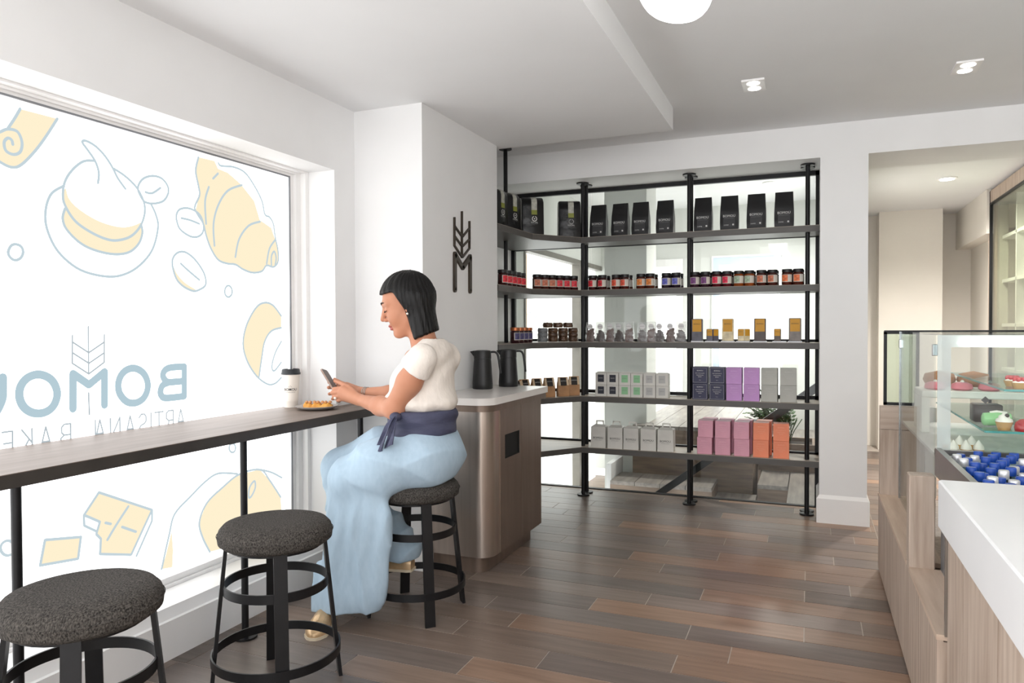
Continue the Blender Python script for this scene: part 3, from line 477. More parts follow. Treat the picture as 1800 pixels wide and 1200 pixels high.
# large coffee bags in the corner
greenm = M('label_olive', (134,140,58), .5); silverm = M('label_silver', (168,168,158), .4, scale=40, var=.15)
proto = None
SB = [((-1.905,4.33), 1.38, 'partly hidden by the pier'), ((-1.885,4.50), 1.25, 'second from the pier'), ((-1.80,4.72), .62, 'third from the pier'), ((-1.60,4.96), .42, 'nearest the small bags')]
for i, ((x, y), rz, wh) in enumerate(SB):
    lab = 'large black coffee bag with olive strip in the shelf corner, '+wh; loc = (x, y, SZ[0])
    if proto is None:
        r = proto = thing('large_coffee_bag', loc, lab, 'bag', 'large black coffee bags in the corner', rz)
        b = MB(); n = 8; P = []          # brick shaped bag with a rounded folded top
        for j in range(n+1):
            t = j/n; k = 1 if t < .85 else 1-.5*((t-.85)/.15)**2; e = .012*math.sin(j*2.1)
            for u, v in ((-1,-.9), (-.9,-1), (0,-1.05), (.9,-1), (1,-.9), (1,0), (1,.9), (.9,1), (0,1.04), (-.9,1), (-1,.9), (-1,0)): P.append((u*.08*(1-.03*t)*(.96 if v == 0 else 1), v*.056*k+.3*e*v*.2, t*.262-(.004 if abs(u) == 1 and j == n else 0)))
        b.add(P, [(j*12+q, j*12+(q+1) % 12, j*12+12+(q+1) % 12, j*12+12+q) for j in range(n) for q in range(12)]+[tuple(range(11, -1, -1)), tuple(n*12+q for q in range(12))])
        shade_auto(b.build('pouch', M('black_bag_gloss', (14,14,16), .28, var=.2, scale=9, bump=.35, bscale=16), r, loc=(0,0,0)), 50)
        b = MB()
        for z0, z1, ya_, yb_ in ((.17,.226,-.0608,-.0605), (.226,.247,-.0605,-.0535), (.247,.262,-.0535,-.034)): b.add([(-.012,ya_,z0), (.028,ya_,z0), (.028,yb_,z1), (-.012,yb_,z1)], [(0,1,2,3)])
        b.build('strip', silverm, r, loc=(0,0,0)); MB().add([(-.011,-.0612,.14), (.029,-.0612,.14), (.028,-.0608,.172), (-.012,-.0608,.172)], [(0,1,2,3)]).build('strip_end', greenm, r, loc=(0,0,0))
        b = MB(); b.ribbon([(.01+.016*math.cos(a), .112+.016*math.sin(a)) for a in [PI*.62+i*PI*1.76/12 for i in range(13)]], .006, lambda u, v: (u, -.0606, v)); b.ribbon([(.01,.112), (.0101,.1125)], .010, lambda u, v: (u, -.0606, v)); b.build('printed_wreath', inkw, r, loc=(0,0,0))
        lettering('printed_name', 'SOCIAL', .015, inkw, r, (.01,-.0612,.086)); lettering('printed_line', 'COFFEE ROASTERS', .005, inkg, r, (.01,-.0612,.076))
    else: dup(proto, loc, lab, rz=rz)
# jam jars
glj = M('jam_glass', (60,20,16), .12, var=.15, coat=.5); lidb = M('lid_black', (26,26,27), .4)
JM = {}
def jar_kind(key, labcol, jam, lid=lidb, h=.104, r=.0325):
    if key in JM: return JM[key]
    b = MB().lathe([(r*.86,0), (r,.006), (r,h*.72), (r*.9,h*.78), (r*.82,h*.8)], n=18); me = [('glass_body', b, M('jam_'+key, jam, .15, var=.2, scale=20, coat=.6))]
    me.append(('lid', MB().lathe([(r*.9,h*.79), (r*.97,h*.8), (r*.97,h*.99), (r*.9,h)], n=18), lid))
    b = MB(); a0 = -PI/2
    for part_, (s0, s1), off in (('label', (-1.0, 1.25), 0),):
        n = 14; P = []
        for i in range(n+1):
            a = a0+s0+(s1-s0)*i/n; P += [((r+.0007)*math.cos(a), (r+.0007)*math.sin(a), h*.2), ((r+.0007)*math.cos(a), (r+.0007)*math.sin(a), h*.66)]
        b.add(P, [(2*i, 2*i+2, 2*i+3, 2*i+1) for i in range(n)])
    me.append(('label', b, M('label_paper', (206,200,190), .6)))
    b = MB(); n = 8; P = []
    for i in range(n+1):
        a = a0-.85+1.15*i/n; P += [((r+.0013)*math.cos(a), (r+.0013)*math.sin(a), h*.24), ((r+.0013)*math.cos(a), (r+.0013)*math.sin(a), h*.64)]
    b.add(P, [(2*i, 2*i+2, 2*i+3, 2*i+1) for i in range(n)]); me.append(('printed_panel', b, M('panel_'+key, labcol, .5, var=.25, scale=60)))
    JM[key] = (me, None); return JM[key]
JPROTO = {}
def jar(key, labcol, jam, loc, label, group, lid=lidb, h=.104, r=.0325, rz=0):
    if key in JPROTO: return dup(JPROTO[key], loc, label, rz=rz)
    me, _ = jar_kind(key, labcol, jam, lid, h, r); t = JPROTO[key] = thing('jam_jar', loc, label, 'jar', group, rz)
    body = None
    for n, b, m in me:
        par = body if n == 'printed_panel' else t
        o = b.build(n, m, par, True, loc=(0,0,0)); shade_auto(o, 50)
        if n == 'label': body = o
    return t
KIND = {'red': ((196,44,56), (52,12,14)), 'vermilion': ((222,84,62), (60,18,12)), 'orange': ((214,122,58), (66,24,10)), 'blue': ((88,92,168), (26,14,30)), 'purple': ((108,62,112), (38,12,26)), 'crimson': ((206,42,74), (70,10,20)), 'green': ((150,168,146), (122,58,20)), 'rust': ((178,104,78), (58,22,16)), 'coral': ((216,108,66), (70,26,16))}
JX = [(-1.469,-1.394,'red'), (-1.394,-1.327,'red'), (-1.294,-1.229,'vermilion'), (-1.229,-1.168,'vermilion'), (-1.12,-1.052,'orange'), (-1.052,-.989,'orange'), (-.942,-.88,'blue'), (-.876,-.814,'blue'), (-.753,-.685,'purple'), (-.685,-.615,'purple'), (-.611,-.541,'crimson'), (-.541,-.479,'crimson'), (-.468,-.403,'green'), (-.403,-.335,'green'), (-.328,-.261,'rust'), (-.261,-.191,'rust'), (-.171,-.105,'coral'), (-.105,-.037,'coral')]
for i, (a, c, k) in enumerate(JX):
    x = (a+c)/2; lr = 'left' if i % 2 == 0 else 'right'
    jar(k, *KIND[k], (x, 4.985, SZ[1]), 'jam jar with %s label, front %s one of the %s pair' % (k, lr, k), 'jam jars on the second shelf', rz=random.uniform(-.15, .15))
    jar(k, *KIND[k], (x+.004, 5.08, SZ[1]), 'jam jar with %s label standing behind the front %s one' % (k, lr), 'jam jars on the second shelf', rz=random.uniform(-.15, .15))
def along(p, q, n): return [(p[0]+(q[0]-p[0])*(i+.5)/n, p[1]+(q[1]-p[1])*(i+.5)/n) for i in range(n)]
for i, (x, y) in enumerate(along((-1.745,4.655), (-1.52,4.955), 6)):
    k = 'rust' if i < 3 else 'red'
    jar(k, *KIND[k], (x-.03, y+.04, SZ[1]), 'jam jar with %s label on the slanting corner shelf, %s from the pier side' % (k, ORD[i]), 'jam jars in the corner', rz=.75)
for i, y in enumerate((4.25, 4.33, 4.41, 4.49, 4.57)):
    jar('red', *KIND['red'], (-1.815, y, SZ[1]), 'red labelled jam jar beside the pier, %s in the row going back' % ORD[i], 'jam jars by the pier', rz=1.3)
# third shelf: copper lidded jars, stacked tubs
cop = M('lid_copper', (176,104,66), .3, .6)
for i, y in enumerate((4.42, 4.50, 4.58, 4.655)): jar('plum', (70,66,104), (48,18,24), (-1.80, y, SZ[2]), 'dark preserve jar with copper lid, %s from the pier' % ORD[i], 'copper lidded jars', cop, rz=1.2)
def tub(loc, r, h, ribs, mat, label):
    t = thing('ribbed_tub', loc, label, 'tub', 'clear ribbed tubs of chocolates'); prof = []
    for k in range(ribs):
        for s in range(7): a = s/6*PI; prof.append((r*(.86+.14*math.sin(a)), h*(k+s/6)/ribs+(.0004*s)))
    shade_auto(MB().lathe([(r*.7,0)]+prof+[(r*.7,h+.001)], n=18).build('shell', GLASS('tub_plastic', (.97,.96,.95), 1.3, .08), t, loc=(0,0,0)), 70)
    b = MB(); rs2 = random.Random(int(loc[0]*1000)); b.lathe([(r*.3,.004)]+[(q*.9, z*.96+.003) for q, z in prof]+[(r*.3,h*.97)], n=16)
    for k in range(ribs*16):
        a = rs2.uniform(0, 6.28); z = (k+.5)/(ribs*16)*h*.93+.006; s = r*.17; q = r*.74
        b.lathe([(0,-s*.8), (s*.8,-s*.5), (s,0), (s*.8,s*.5), (0,s*.8)], (q*math.cos(a), q*math.sin(a), z), 7)
    o = b.build('chocolates', mat, t, loc=(0,0,0)); o['kind'] = 'stuff'
    return t
chocm = M('dark_chocolate', (54,36,26), .45, col2=(104,76,54), scale=30); greyc = M('grey_sweets', (118,122,126), .5)
TP = along((-1.735,4.70), (-1.525,4.975), 4)
for i, (x, y) in enumerate(TP): tub((x-.03, y+.05, SZ[2]), .04, .098, 3, greyc if i == 0 else chocm, 'clear ribbed tub of %s, %s in the bottom row' % ('pale grey sweets' if i == 0 else 'dark chocolates', ORD[i]))
for i in range(3):
    x = (TP[i][0]+TP[i+1][0])/2; y = (TP[i][1]+TP[i+1][1])/2; tub((x-.03, y+.05, SZ[2]+.0992), .04, .034, 1, chocm, 'small ribbed tub stacked on the taller tubs, %s from the pier' % ORD[i])
# clear bags with round sticker
clr = GLASS('clear_film', (.96,.96,.96), 1.6, .12, .12, (.9,.9,.9)); stick = M('sticker_white', (222,222,222), .5)
CX = [(-1.483,-1.42), (-1.411,-1.344), (-1.336,-1.278), (-1.274,-1.209), (-1.209,-1.136), (-1.108,-1.048), (-1.048,-.985), (-.985,-.93), (-.914,-.853), (-.845,-.78)]
proto = {}
def choc_pile(w, h, seed, s=.012, n=34):
    r_ = random.Random(seed); b = MB()
    for k in range(n):
        z = r_.uniform(.004, h); q = w/2*(1-.25*z/h); c = (r_.uniform(-q, q)*.82, r_.uniform(-.014, .014), z); a = r_.uniform(0, 3.14)
        t = MB().box(-s, s, -s*.4, s*.4, -s*.7, s*.7); ca, sa = math.cos(a), math.sin(a)
        b.add([(c[0]+x*ca-z_*sa, c[1]+y, max(.001, c[2]+x*sa+z_*ca)) for x, y, z_ in t.v], t.f)
    return b
for i, (a, c) in enumerate(CX):
    k = i % 2; lab = 'clear bag of chocolate pieces with round white sticker, %s from the left post' % ORD[i]; loc = ((a+c)/2, 5.0, SZ[2])
    if k not in proto:
        r = proto[k] = thing('chocolate_bag', loc, lab, 'bag', 'clear bags of chocolate on the third shelf')
        shade_auto(bag_mesh(.066, .045, .14).build('film', clr, r, loc=(0,0,0)), 60)
        o = choc_pile(.056, .085-.01*k, 5+k).build('chocolate_pieces', M('milk_chocolate_%d' % k, ((92,62,52), (64,50,46))[k], .4, scale=20), r, loc=(0,0,0)); o['kind'] = 'stuff'
        s = MB().lathe([(.02,0), (.02,.0008)], (0,0,0), 20).build('sticker', stick, r, loc=(0,-.0185,.108)); s.rotation_euler.x = PI/2+.12
        lettering('printed_name', 'BOMOU', .009, inkg, r, (0,-.0205,.108))
    else: dup(proto[k], loc, lab, rz=random.uniform(-.12, .12))
# yellow labelled chocolate packs on little stands
ylw = M('label_ochre', (204,148,38), .5); standm = M('acrylic_stand', (212,214,218), .25)
PK = [(-.745,-.666,1,(84,82,92),'slate grey'), (-.644,-.577,0,(86,84,96),'slate grey'), (-.544,-.467,1,(206,192,158),'cream'), (-.442,-.377,0,(214,200,166),'cream'), (-.338,-.267,1,(74,62,58),'brown'), (-.211,-.166,0,(88,76,68),'brown'), (-.125,-.053,1,(120,112,106),'foil wrapped')]
for i, (a, c, tall, col, nm) in enumerate(PK):
    x = (a+c)/2; w_ = .074 if tall else .042; h = .148 if tall else .08
    if i == 5: x += .005
    lab = '%s %s chocolate pack with ochre label, %s from the middle post' % ('tall' if tall else 'small', nm, ORD[i])
    MBs = MB().box(-.042, .042, -.02, .03, 0, .009).build('pack_stand', standm, None); MBs.location = (x, 5.0, SZ[2]); tag(MBs, 'small clear white stand under the %s chocolate pack from the middle post' % ORD[i], 'stand', 'little pack stands')
    r = thing('chocolate_pack', (x-(.012 if not tall else 0), 5.0, SZ[2]+.009), lab, 'pack', 'ochre labelled chocolate packs')
    MB().box(-w_/2, w_/2, -.014, .014, 0, h, .004).build('box', M('pack_%d' % i, col, .4, var=.12, scale=30), r, loc=(0,0,0))
    MB().box(-w_*.4, w_*.4, -.0152, -.0142, h*.42, h*.97).build('label', ylw, r, loc=(0,0,0)); lettering('printed_name', 'BOMOU', w_*.16, inkd, r, (0,-.0158,h*.76))
    if not tall and i != 5:
        r2_ = thing('chocolate_pack', (x+.022, 5.012, SZ[2]+.009), 'small chocolate pack tucked behind the %s pack from the middle post' % ORD[i], 'pack', 'ochre labelled chocolate packs', .5)
        MB().box(-.02, .02, -.012, .012, 0, h, .004).build('box', M('pack_%d' % i, col, .4), r2_, loc=(0,0,0)); MB().box(-.016, .016, -.0132, -.0122, h*.42, h*.97).build('label', ylw, r2_, loc=(0,0,0))
# fourth shelf: kraft pouches
kraft = M('kraft_paper', (176,132,92), .6, var=.08, scale=18, bump=.15, bscale=20); crm = M('pouch_band', (214,190,158), .6)
proto = None
KP = [(-1.81,4.46,1.1), (-1.80,4.58,1.0), (-1.755,4.70,.85), (-1.70,4.80,.75), (-1.625,4.885,.6), (-1.575,4.985,.5)]
for i, (x, y, rz) in enumerate(KP):
    lab = 'brown kraft pouch with black label, %s from the thermos jugs' % ORD[i]; loc = (x, y, SZ[3])
    if proto is None:
        r = proto = thing('kraft_pouch', loc, lab, 'pouch', 'kraft pouches on the fourth shelf', rz)
        shade_auto(bag_mesh(.078, .05, .135).build('pouch', kraft, r, loc=(0,0,0)), 60)
        b = MB().add([(-.038,-.0275,.078), (.038,-.0275,.078), (.036,-.006,.13), (-.036,-.006,.13)], [(0,1,2,3)]); b.build('band', crm, r, loc=(0,0,0))
        b = MB().add([(-.022,-.0285,.076), (.022,-.0285,.076), (.022,-.0068,.131), (-.022,-.0068,.131)], [(0,1,2,3)]); b.build('label', M('label_black', (38,32,30), .5), r, loc=(0,0,0))
        lettering('printed_name', 'BOMOU', .011, inkw, r, (0,-.022,.108)).rotation_euler.x = PI/2-.39
    else: dup(proto, loc, lab, rz=rz)
def carton(name, loc, w_, d, h, mat, label, cat, group, prints, rz=0):
    """folding carton: body with bevelled edges, separate lid flap, printed face"""
    r = thing(name, loc, label, cat, group, rz)
    MB().box(-w_/2, w_/2, -d/2, d/2, 0, h-.003, .0015).build('body', mat, r, loc=(0,0,0)); MB().box(-w_/2+.001, w_/2-.001, -d/2+.001, d/2-.001, h-.003, h).build('lid_flap', mat, r, loc=(0,0,0))
    prints(r, w_, d, h); return r
whc = M('carton_white', (206,204,198), .5)
def p_small(col):
    def f(r, w_, d, h):
        MB().box(-w_*.27, w_*.27, -d/2-.001, -d/2, h*.22, h*.84).build('label', M('square_%d_%d_%d' % col, col, .5), r, loc=(0,0,0)); lettering('printed_name', 'BOMOU', .008, inkw if col[0] < 100 else inkg, r, (0,-d/2-.0015,h*.55))
        MB().box(-w_*.46, w_*.46, d*.1, d*.12, h, h+.006).build('clasp', whc, r, loc=(0,0,0))
    return f
SX = [(-1.408,-1.324), (-1.324,-1.238), (-1.238,-1.152), (-1.152,-1.068), (-1.068,-.977), (-.977,-.895)]
sc = [((44,46,56),'navy'), ((44,46,56),'navy'), ((140,190,146),'green'), ((140,190,146),'green'), ((176,176,174),'grey'), ((176,176,174),'grey')]
for i, (a, c) in enumerate(SX):
    for k in range(2):
        carton('small_carton', ((a+c)/2, 5.0, SZ[3]+k*.0835), .083, .083, .083, whc, 'small white carton with %s square, %s row, %s column' % (sc[i][1], ('lower', 'upper')[k], ORD[i]), 'box', 'small white cartons', p_small(sc[i][0]))
def p_lines(ink, dens=1):
    def f(r, w_, d, h):
        for s, sz, z in (('BOMOU', .011, .78), ('HOT CHOCOLATE', .007, .62), ('TRADITIONAL', .0075, .5), ('BLEND', .0075, .4), ('250 G', .005, .2)): lettering('printed_line', s, sz*dens, ink, r, (0,-d/2-.0008,h*z))
        b = MB(); q = w_*.44
        b.ribbon([(-q,h*.06), (q,h*.06), (q,h*.94), (-q,h*.94)], .0008, lambda u, v: (u, -d/2-.0006, v), True, 4); b.build('printed_border', ink, r, loc=(0,0,0))
    return f
navy = M('carton_navy', (52,52,78), .5); lilac = M('carton_lilac', (186,140,196), .5); pgrey = M('carton_grey', (172,172,166), .5); pink = M('carton_pink', (212,154,172), .5); salmon = M('carton_salmon', (232,138,104), .5)
inkl = M('print_lilac', (206,170,212), .5); inkgr = M('print_palegrey', (186,186,182), .5); inkp = M('print_pink', (222,172,186), .5); inks = M('print_salmon', (240,166,140), .5)
QX = [(-.73,-.632,navy,inkw,'navy'), (-.621,-.518,navy,inkw,'navy'), (-.511,-.413,lilac,inkl,'lilac'), (-.402,-.305,lilac,inkl,'lilac'), (-.291,-.193,pgrey,inkgr,'grey'), (-.176,-.08,pgrey,inkgr,'grey')]
for i, (a, c, m_, ink, nm) in enumerate(QX):
    for k in range(2): carton('square_carton', ((a+c)/2, 5.0, SZ[3]+k*.1095), .099, .099, .109, m_, '%s cube carton, %s of the %s stack of that colour' % (nm, ('bottom', 'top')[k], ('left', 'right')[i % 2]), 'box', 'coloured cartons on the fourth shelf', p_lines(ink), random.uniform(-.03, .03))
RX = [(-.7,-.602,pink,inkp,'pink','left'), (-.584,-.484,pink,inkp,'pink','middle'), (-.463,-.365,pink,inkp,'pink','right'), (-.34,-.245,salmon,inks,'salmon orange','left'), (-.22,-.123,salmon,inks,'salmon orange','right')]
for i, (a, c, m_, ink, nm, pos) in enumerate(RX):
    for k in range(2):
        x = (a+c)/2+(.006 if k and i == 0 else 0)
        carton('square_carton', (x, 5.0, SZ[4]+k*.1125), .097, .097, .112, m_, '%s cube carton, %s one of the %s front stack' % (nm, ('bottom', 'top')[k], pos), 'box', 'coloured cartons on the bottom shelf', p_lines(ink), random.uniform(-.04, .04))
        if i < 4: carton('square_carton', (x+.012, 5.11, SZ[4]+k*.1125), .097, .097, .112, m_, '%s cube carton, %s one of the stack behind the %s front stack' % (nm, ('bottom', 'top')[k], pos), 'box', 'coloured cartons on the bottom shelf', lambda *q: None, random.uniform(-.06, .06))
# gable boxes with handle
proto = None
GX_ = [(-1.438,-1.329), (-1.317,-1.21), (-1.202,-1.092), (-1.084,-.973), (-.965,-.86)]
for i, (a, c) in enumerate(GX_):
    lab = 'white gable box with carry handle on the bottom shelf, %s from left' % ORD[i]; loc = ((a+c)/2, 5.0, SZ[4])
    if proto is None:
        r = proto = thing('gable_box', loc, lab, 'box', 'white gable boxes on the bottom shelf')
        b = MB(); w_, h = .054, .148
        b.add([(-w_,-w_,0), (w_,-w_,0), (w_,w_,0), (-w_,w_,0), (-w_*.96,-w_*.96,h), (w_*.96,-w_*.96,h), (w_*.96,w_*.96,h), (-w_*.96,w_*.96,h)], [(3,2,1,0), (0,1,5,4), (1,2,6,5), (2,3,7,6), (3,0,4,7)])
        b.add([(-w_*.96,-w_*.96,h), (w_*.96,-w_*.96,h), (w_*.7,0,h+.012), (-w_*.7,0,h+.012), (w_*.96,w_*.96,h), (-w_*.96,w_*.96,h)], [(0,1,2,3), (3,2,4,5), (1,4,2), (0,3,5)]); b.build('body', whc, r, loc=(0,0,0))
        b = MB(); b.ribbon([(-.026,.158), (-.024,.184), (.024,.184), (.026,.158)], .009, lambda u, v: (u, -.001, v)); b.ribbon([(-.026,.158), (-.024,.184), (.024,.184), (.026,.158)], .009, lambda u, v: (u, .001, v)); b.build('handle', whc, r, loc=(0,0,0))
        lettering('printed_name', 'BOMOU', .02, inkd, r, (0,-.0545,.07)); lettering('printed_line', 'ARTISANAL BAKERY', .006, inkg, r, (0,-.0548,.055))
    else: dup(proto, loc, lab, rz=random.uniform(-.04, .04))

# ================================================================== window bar
bar = thing('window_bar', (-2.17, 1.2, 0), 'long narrow wood-topped bar counter with dark edge along the window', 'counter')
bartop = M('bar_top_wood', (104,90,81), .5, col2=(128,113,103), scale=3, stretch=(9,.9,9), detail=5, bump=.03, bscale=15)
baredge = M('bar_edge', (56,52,49), .45, var=.08, scale=12)
MB().box(-2.335, -1.955, -1.1, 3.12, .781, .8185).build('edge_board', baredge, bar)
MB().box(-2.335, -1.956, -1.1, 3.119, .8185, .8205).build('top_laminate', bartop, bar)
MB().box(-2.395, -2.335, -1.1, 2.955, .781, .8205).build('rear_strip', bartop, bar)
for y in (2.19, 1.32, .45, -.42, 2.98):
    o = MB().cyl(-2.033, y, 0, .781, .0135, 12).build('leg', blackm, bar, True); shade_auto(o)
    f = MB().cyl(-2.033, y, 0, .008, .045, 20).build('flange', blackm, o); shade_auto(f)
# ================================================================== stools
tweed = M('tweed', (18,17,16), .85, col2=(98,93,88), scale=330, stretch=(1,.6,.5), bump=.6, bscale=330, detail=6, spec=.2)
def stool_proto(loc, label):
    r = thing('bar_stool', loc, label, 'stool', 'round upholstered stools')
    R = .186; zb, zt = .487, .562
    prof = [(R*.9,0), (R*.985,.012), (R*1.0,.034), (R*.97,.052), (R*.9,.066), (R*.72,.074), (R*.4,.0765), (0,.0775)]
    s = shade_auto(MB().lathe([(a, zb+b_) for a, b_ in prof], n=48).build('seat', tweed, r, loc=(0,0,0)), 70)
    MB().lathe([(R*1.0+.001, zb+.0335), (R*1.0+.0022, zb+.036), (R*.995+.001, zb+.0385)], n=48, cap=False).build('piping', tweed, s, loc=(0,0,0))
    MB().cyl(0, 0, zb-.012, zb, .15, 32).build('seat_plate', blackm, r, loc=(0,0,0))
    for k in range(4):
        a = -PI/4+k*PI/2; ca, sa = math.cos(a), math.sin(a); b = MB(); P = []
        for z, rad in ((.0,.208), (zb,.158)):
            for u, v in ((-.021,-.006), (.021,-.006), (.021,.006), (-.021,.006)): P.append(((rad+v)*ca-u*sa, (rad+v)*sa+u*ca, z))
        b.add(P, [(3,2,1,0), (4,5,6,7), (0,1,5,4), (1,2,6,5), (2,3,7,6), (3,0,4,7)]); b.build('leg', blackm, r, loc=(0,0,0))
    def ring(rad, z, name):
        t, h = .0055, .03; shade_auto(MB().lathe([(rad-t,z), (rad,z), (rad,z+h), (rad-t,z+h), (rad-t,z)], n=56, cap=False).build(name, blackm, r, loc=(0,0,0)), 50)
    ring(.170, .335, 'upper_ring'); ring(.209, .105, 'foot_ring')
    return r
st = stool_proto((-1.556, 2.69, 0), 'round tweed bar stool the woman sits on, next to the metal cabinet')
dup(st, (-1.66, 1.935, 0), 'empty round tweed bar stool in the middle of the row')
dup(st, (-1.675, 1.245, 0), 'empty round tweed bar stool nearest the camera, cut by the frame')
# ================================================================== metal cabinet with white top
def rounded(x0, x1, y0, y1, rad, n=8):
    return [(x0, y0)]+[(x1-rad+rad*math.sin(i/n*PI/2), y0+rad-rad*math.cos(i/n*PI/2)) for i in range(n+1)]+[(x1, y1), (x0, y1)]
cb = thing('side_cabinet', (-1.6, 3.5, 0), 'bronze metal cabinet with rounded corner and waste slot beside the pier', 'cabinet')
brz = M('brushed_bronze', (182,170,160), .3, .9, var=.05, scale=5, stretch=(8,8,.3)); brd = M('bronze_panel', (126,110,99), .38, .6, var=.05, scale=5, stretch=(6,6,.4))
shade_auto(MB().prism(rounded(-1.763, -1.425, 3.165, 3.875, .075), .085, .80).build('body', brz, cb), 40)
shade_auto(MB().prism(rounded(-1.763, -1.47, 3.2, 3.83, .06), 0, .085).build('plinth', brd, cb), 40)
ya, yb, yc = 3.285, 3.565, 3.872
s0, s1, t0, t1 = 3.345, 3.535, .545, .665
b = MB(); b.box(-1.43, -1.419, ya, yb-.003, .087, t0); b.box(-1.43, -1.419, ya, yb-.003, t1, .80); b.box(-1.43, -1.419, ya, s0, t0, t1); b.box(-1.43, -1.419, s1, yb-.003, t0, t1); b.build('slot_door', brd, cb)
MB().box(-1.43, -1.419, yb, yc, .087, .80).build('rear_door', brd, cb)
blk = M('slot_black', (8,8,8), .7)
b = MB(); b.box(-1.4265, -1.4245, s0, s1, t0, t1); b.build('waste_slot', blk, cb)
b = MB(); fr = .004
b.box(-1.425, -1.4175, s0, s0+fr, t0, t1); b.box(-1.425, -1.4175, s1-fr, s1, t0, t1); b.box(-1.425, -1.4175, s0, s1, t1-fr, t1); b.box(-1.425, -1.4175, s0, s1, t0, t0+fr); b.build('slot_liner', blk, cb)
shade_auto(MB().prism(rounded(-1.763, -1.408, 3.125, 3.925, .085), .80, .832).build('top_band', brd, cb), 40)
quartz = M('white_quartz', (226,222,218), .22, var=.012, scale=9)
shade_auto(MB().prism(rounded(-1.763, -1.40, 3.115, 3.935, .09), .832, .866).build('worktop', quartz, cb), 40)
def jug(loc, label, rz):
    r = thing('thermos_jug', loc, label, 'jug', 'black thermos jugs', rz)
    shade_auto(MB().lathe([(.054,0), (.0565,.004), (.0565,.03), (.049,.15), (.0475,.165), (.0475,.167), (.049,.168), (.048,.2), (.045,.212), (.03,.215), (0,.216)], n=32).build('body', jugm, r, loc=(0,0,0)), 35)
    b = MB(); b.add([(-.044,-.016,.176), (-.044,.016,.176), (-.07,0,.207), (-.046,-.02,.212), (-.046,.02,.212), (-.03,0,.212)], [(0,2,1), (0,3,2), (1,2,4), (2,3,5), (2,5,4)]); b.build('spout', jugm, r, loc=(0,0,0))
    pts = catmull([(.04,0,.203), (.068,0,.204), (.083,0,.192), (.09,0,.165), (.096,0,.12), (.101,0,.085)], n=4)
    shade_auto(MB().tube(pts, .0085, 10, ry=.75).build('handle', jugm, r, loc=(0,0,0)), 60)
    return r
jug((-1.685, 3.655, .866), 'black thermos jug at the front of the white cabinet top', .39); jug((-1.615, 3.86, .866), 'black thermos jug behind the front one, nearer the shelves', .39)
# ================================================================== cup and plate on the bar
cw = M('cup_paper', (228,221,212), .55, var=.015); lidk = M('cup_lid', (40,42,46), .45)
cu = thing('paper_cup', (-2.345, 2.85, .8205), 'tall white paper coffee cup with black lid on the bar', 'cup')
shade_auto(MB().lathe([(.031,0), (.0315,.003), (.034,.03), (.0345,.031), (.0345,.033), (.0435,.165)], n=32).build('cup_body', cw, cu, loc=(0,0,0)), 40)
shade_auto(MB().lathe([(.0462,.160), (.0465,.168), (.044,.171), (.0425,.184), (.0395,.187), (.037,.184), (0,.184)], n=32).build('lid', lidk, cu, loc=(0,0,0)), 40)
def cupwrap(me_name, s, size, z, mat, bold=0):
    me = text_mesh(s, size, bold=bold).copy(); base = -.95
    for v in me.vertices:
        rr = .0345+(.0435-.0345)*((z+v.co.y-.033)/.132)+.0006; a = base+v.co.x/rr; zz = z+v.co.y; v.co = (rr*math.cos(a), rr*math.sin(a), zz)
    me.materials.clear(); link(me_name, me, mat, cu, (0,0,0))
cupwrap('printed_name', 'BOMOU', .0175, .088, inkd, .0003); cupwrap('printed_line', 'ARTISANAL BAKERY', .0055, .075, inkg)
b = MB()
for dy, z0, z1 in ((0,.099,.109), (-.006,.099,.105), (.006,.099,.105)):
    a = -.95+dy/.038; b.add([(.0398*math.cos(a+k), .0398*math.sin(a+k), z) for z in (z0, z1) for k in (-.012, .012)], [(0,1,3,2)])
b.build('printed_wheat', inkd, cu, loc=(0,0,0))
pt = thing('plate', (-2.165, 2.815, .8205), 'small grey stoneware plate on the bar beside the cup', 'plate')
shade_auto(MB().lathe([(.05,0), (.06,.001), (.085,.008), (.1,.016), (.1005,.018), (.098,.0185), (.075,.012), (.055,.006), (0,.006)], n=40).build('dish', M('stoneware', (158,152,148), .45, var=.06, scale=30), pt, loc=(0,0,0)), 50)
pz = thing('pastry', (-2.16, 2.82, .8275), 'golden baked pastry slice with ridged top on the grey plate', 'pastry')
gold = M('golden_crust', (204,128,38), .5, col2=(232,176,84), scale=40, bump=.5, bscale=60); nutm = M('toasted_topping', (172,110,70), .6, col2=(214,160,110), scale=50)
b = MB(); n = 16; P = []; Fs = []
for i in range(n+1):
    t = i/n; x = -.066+.132*t; hh = .022+.005*math.sin(i*2.3)+.004*math.sin(i*1.1); ww = .03*(1-.25*abs(2*t-1)**4)
    for a in range(9): g = PI*a/8; P.append((x+.002*math.sin(a*3+i), -ww*math.cos(g)*(1+.08*math.sin(i*1.9+a)), max(0, hh*math.sin(g)**.7)))
for i in range(n):
    for a in range(8): Fs.append((i*9+a, i*9+9+a, i*9+10+a, i*9+a+1))
b.add(P, Fs+[tuple(range(9)), tuple(n*9+8-a for a in range(9))]+[tuple(i*9 for i in range(n+1))[::-1]+tuple(i*9+8 for i in range(n+1))])
o = shade_auto(b.build('crust', gold, pz, loc=(0,0,0)), 60); o.rotation_euler.z = .39
for i in range(7):
    x = -.056+.112*i/6; b = MB().lathe([(0,-.003), (.009,.0), (.0085,.005), (.004,.009), (0,.01)], n=8); o = b.build('topping_ridge', nutm, pz, True, loc=(x*.92, x*.38+.002*(-1)**i, .024))
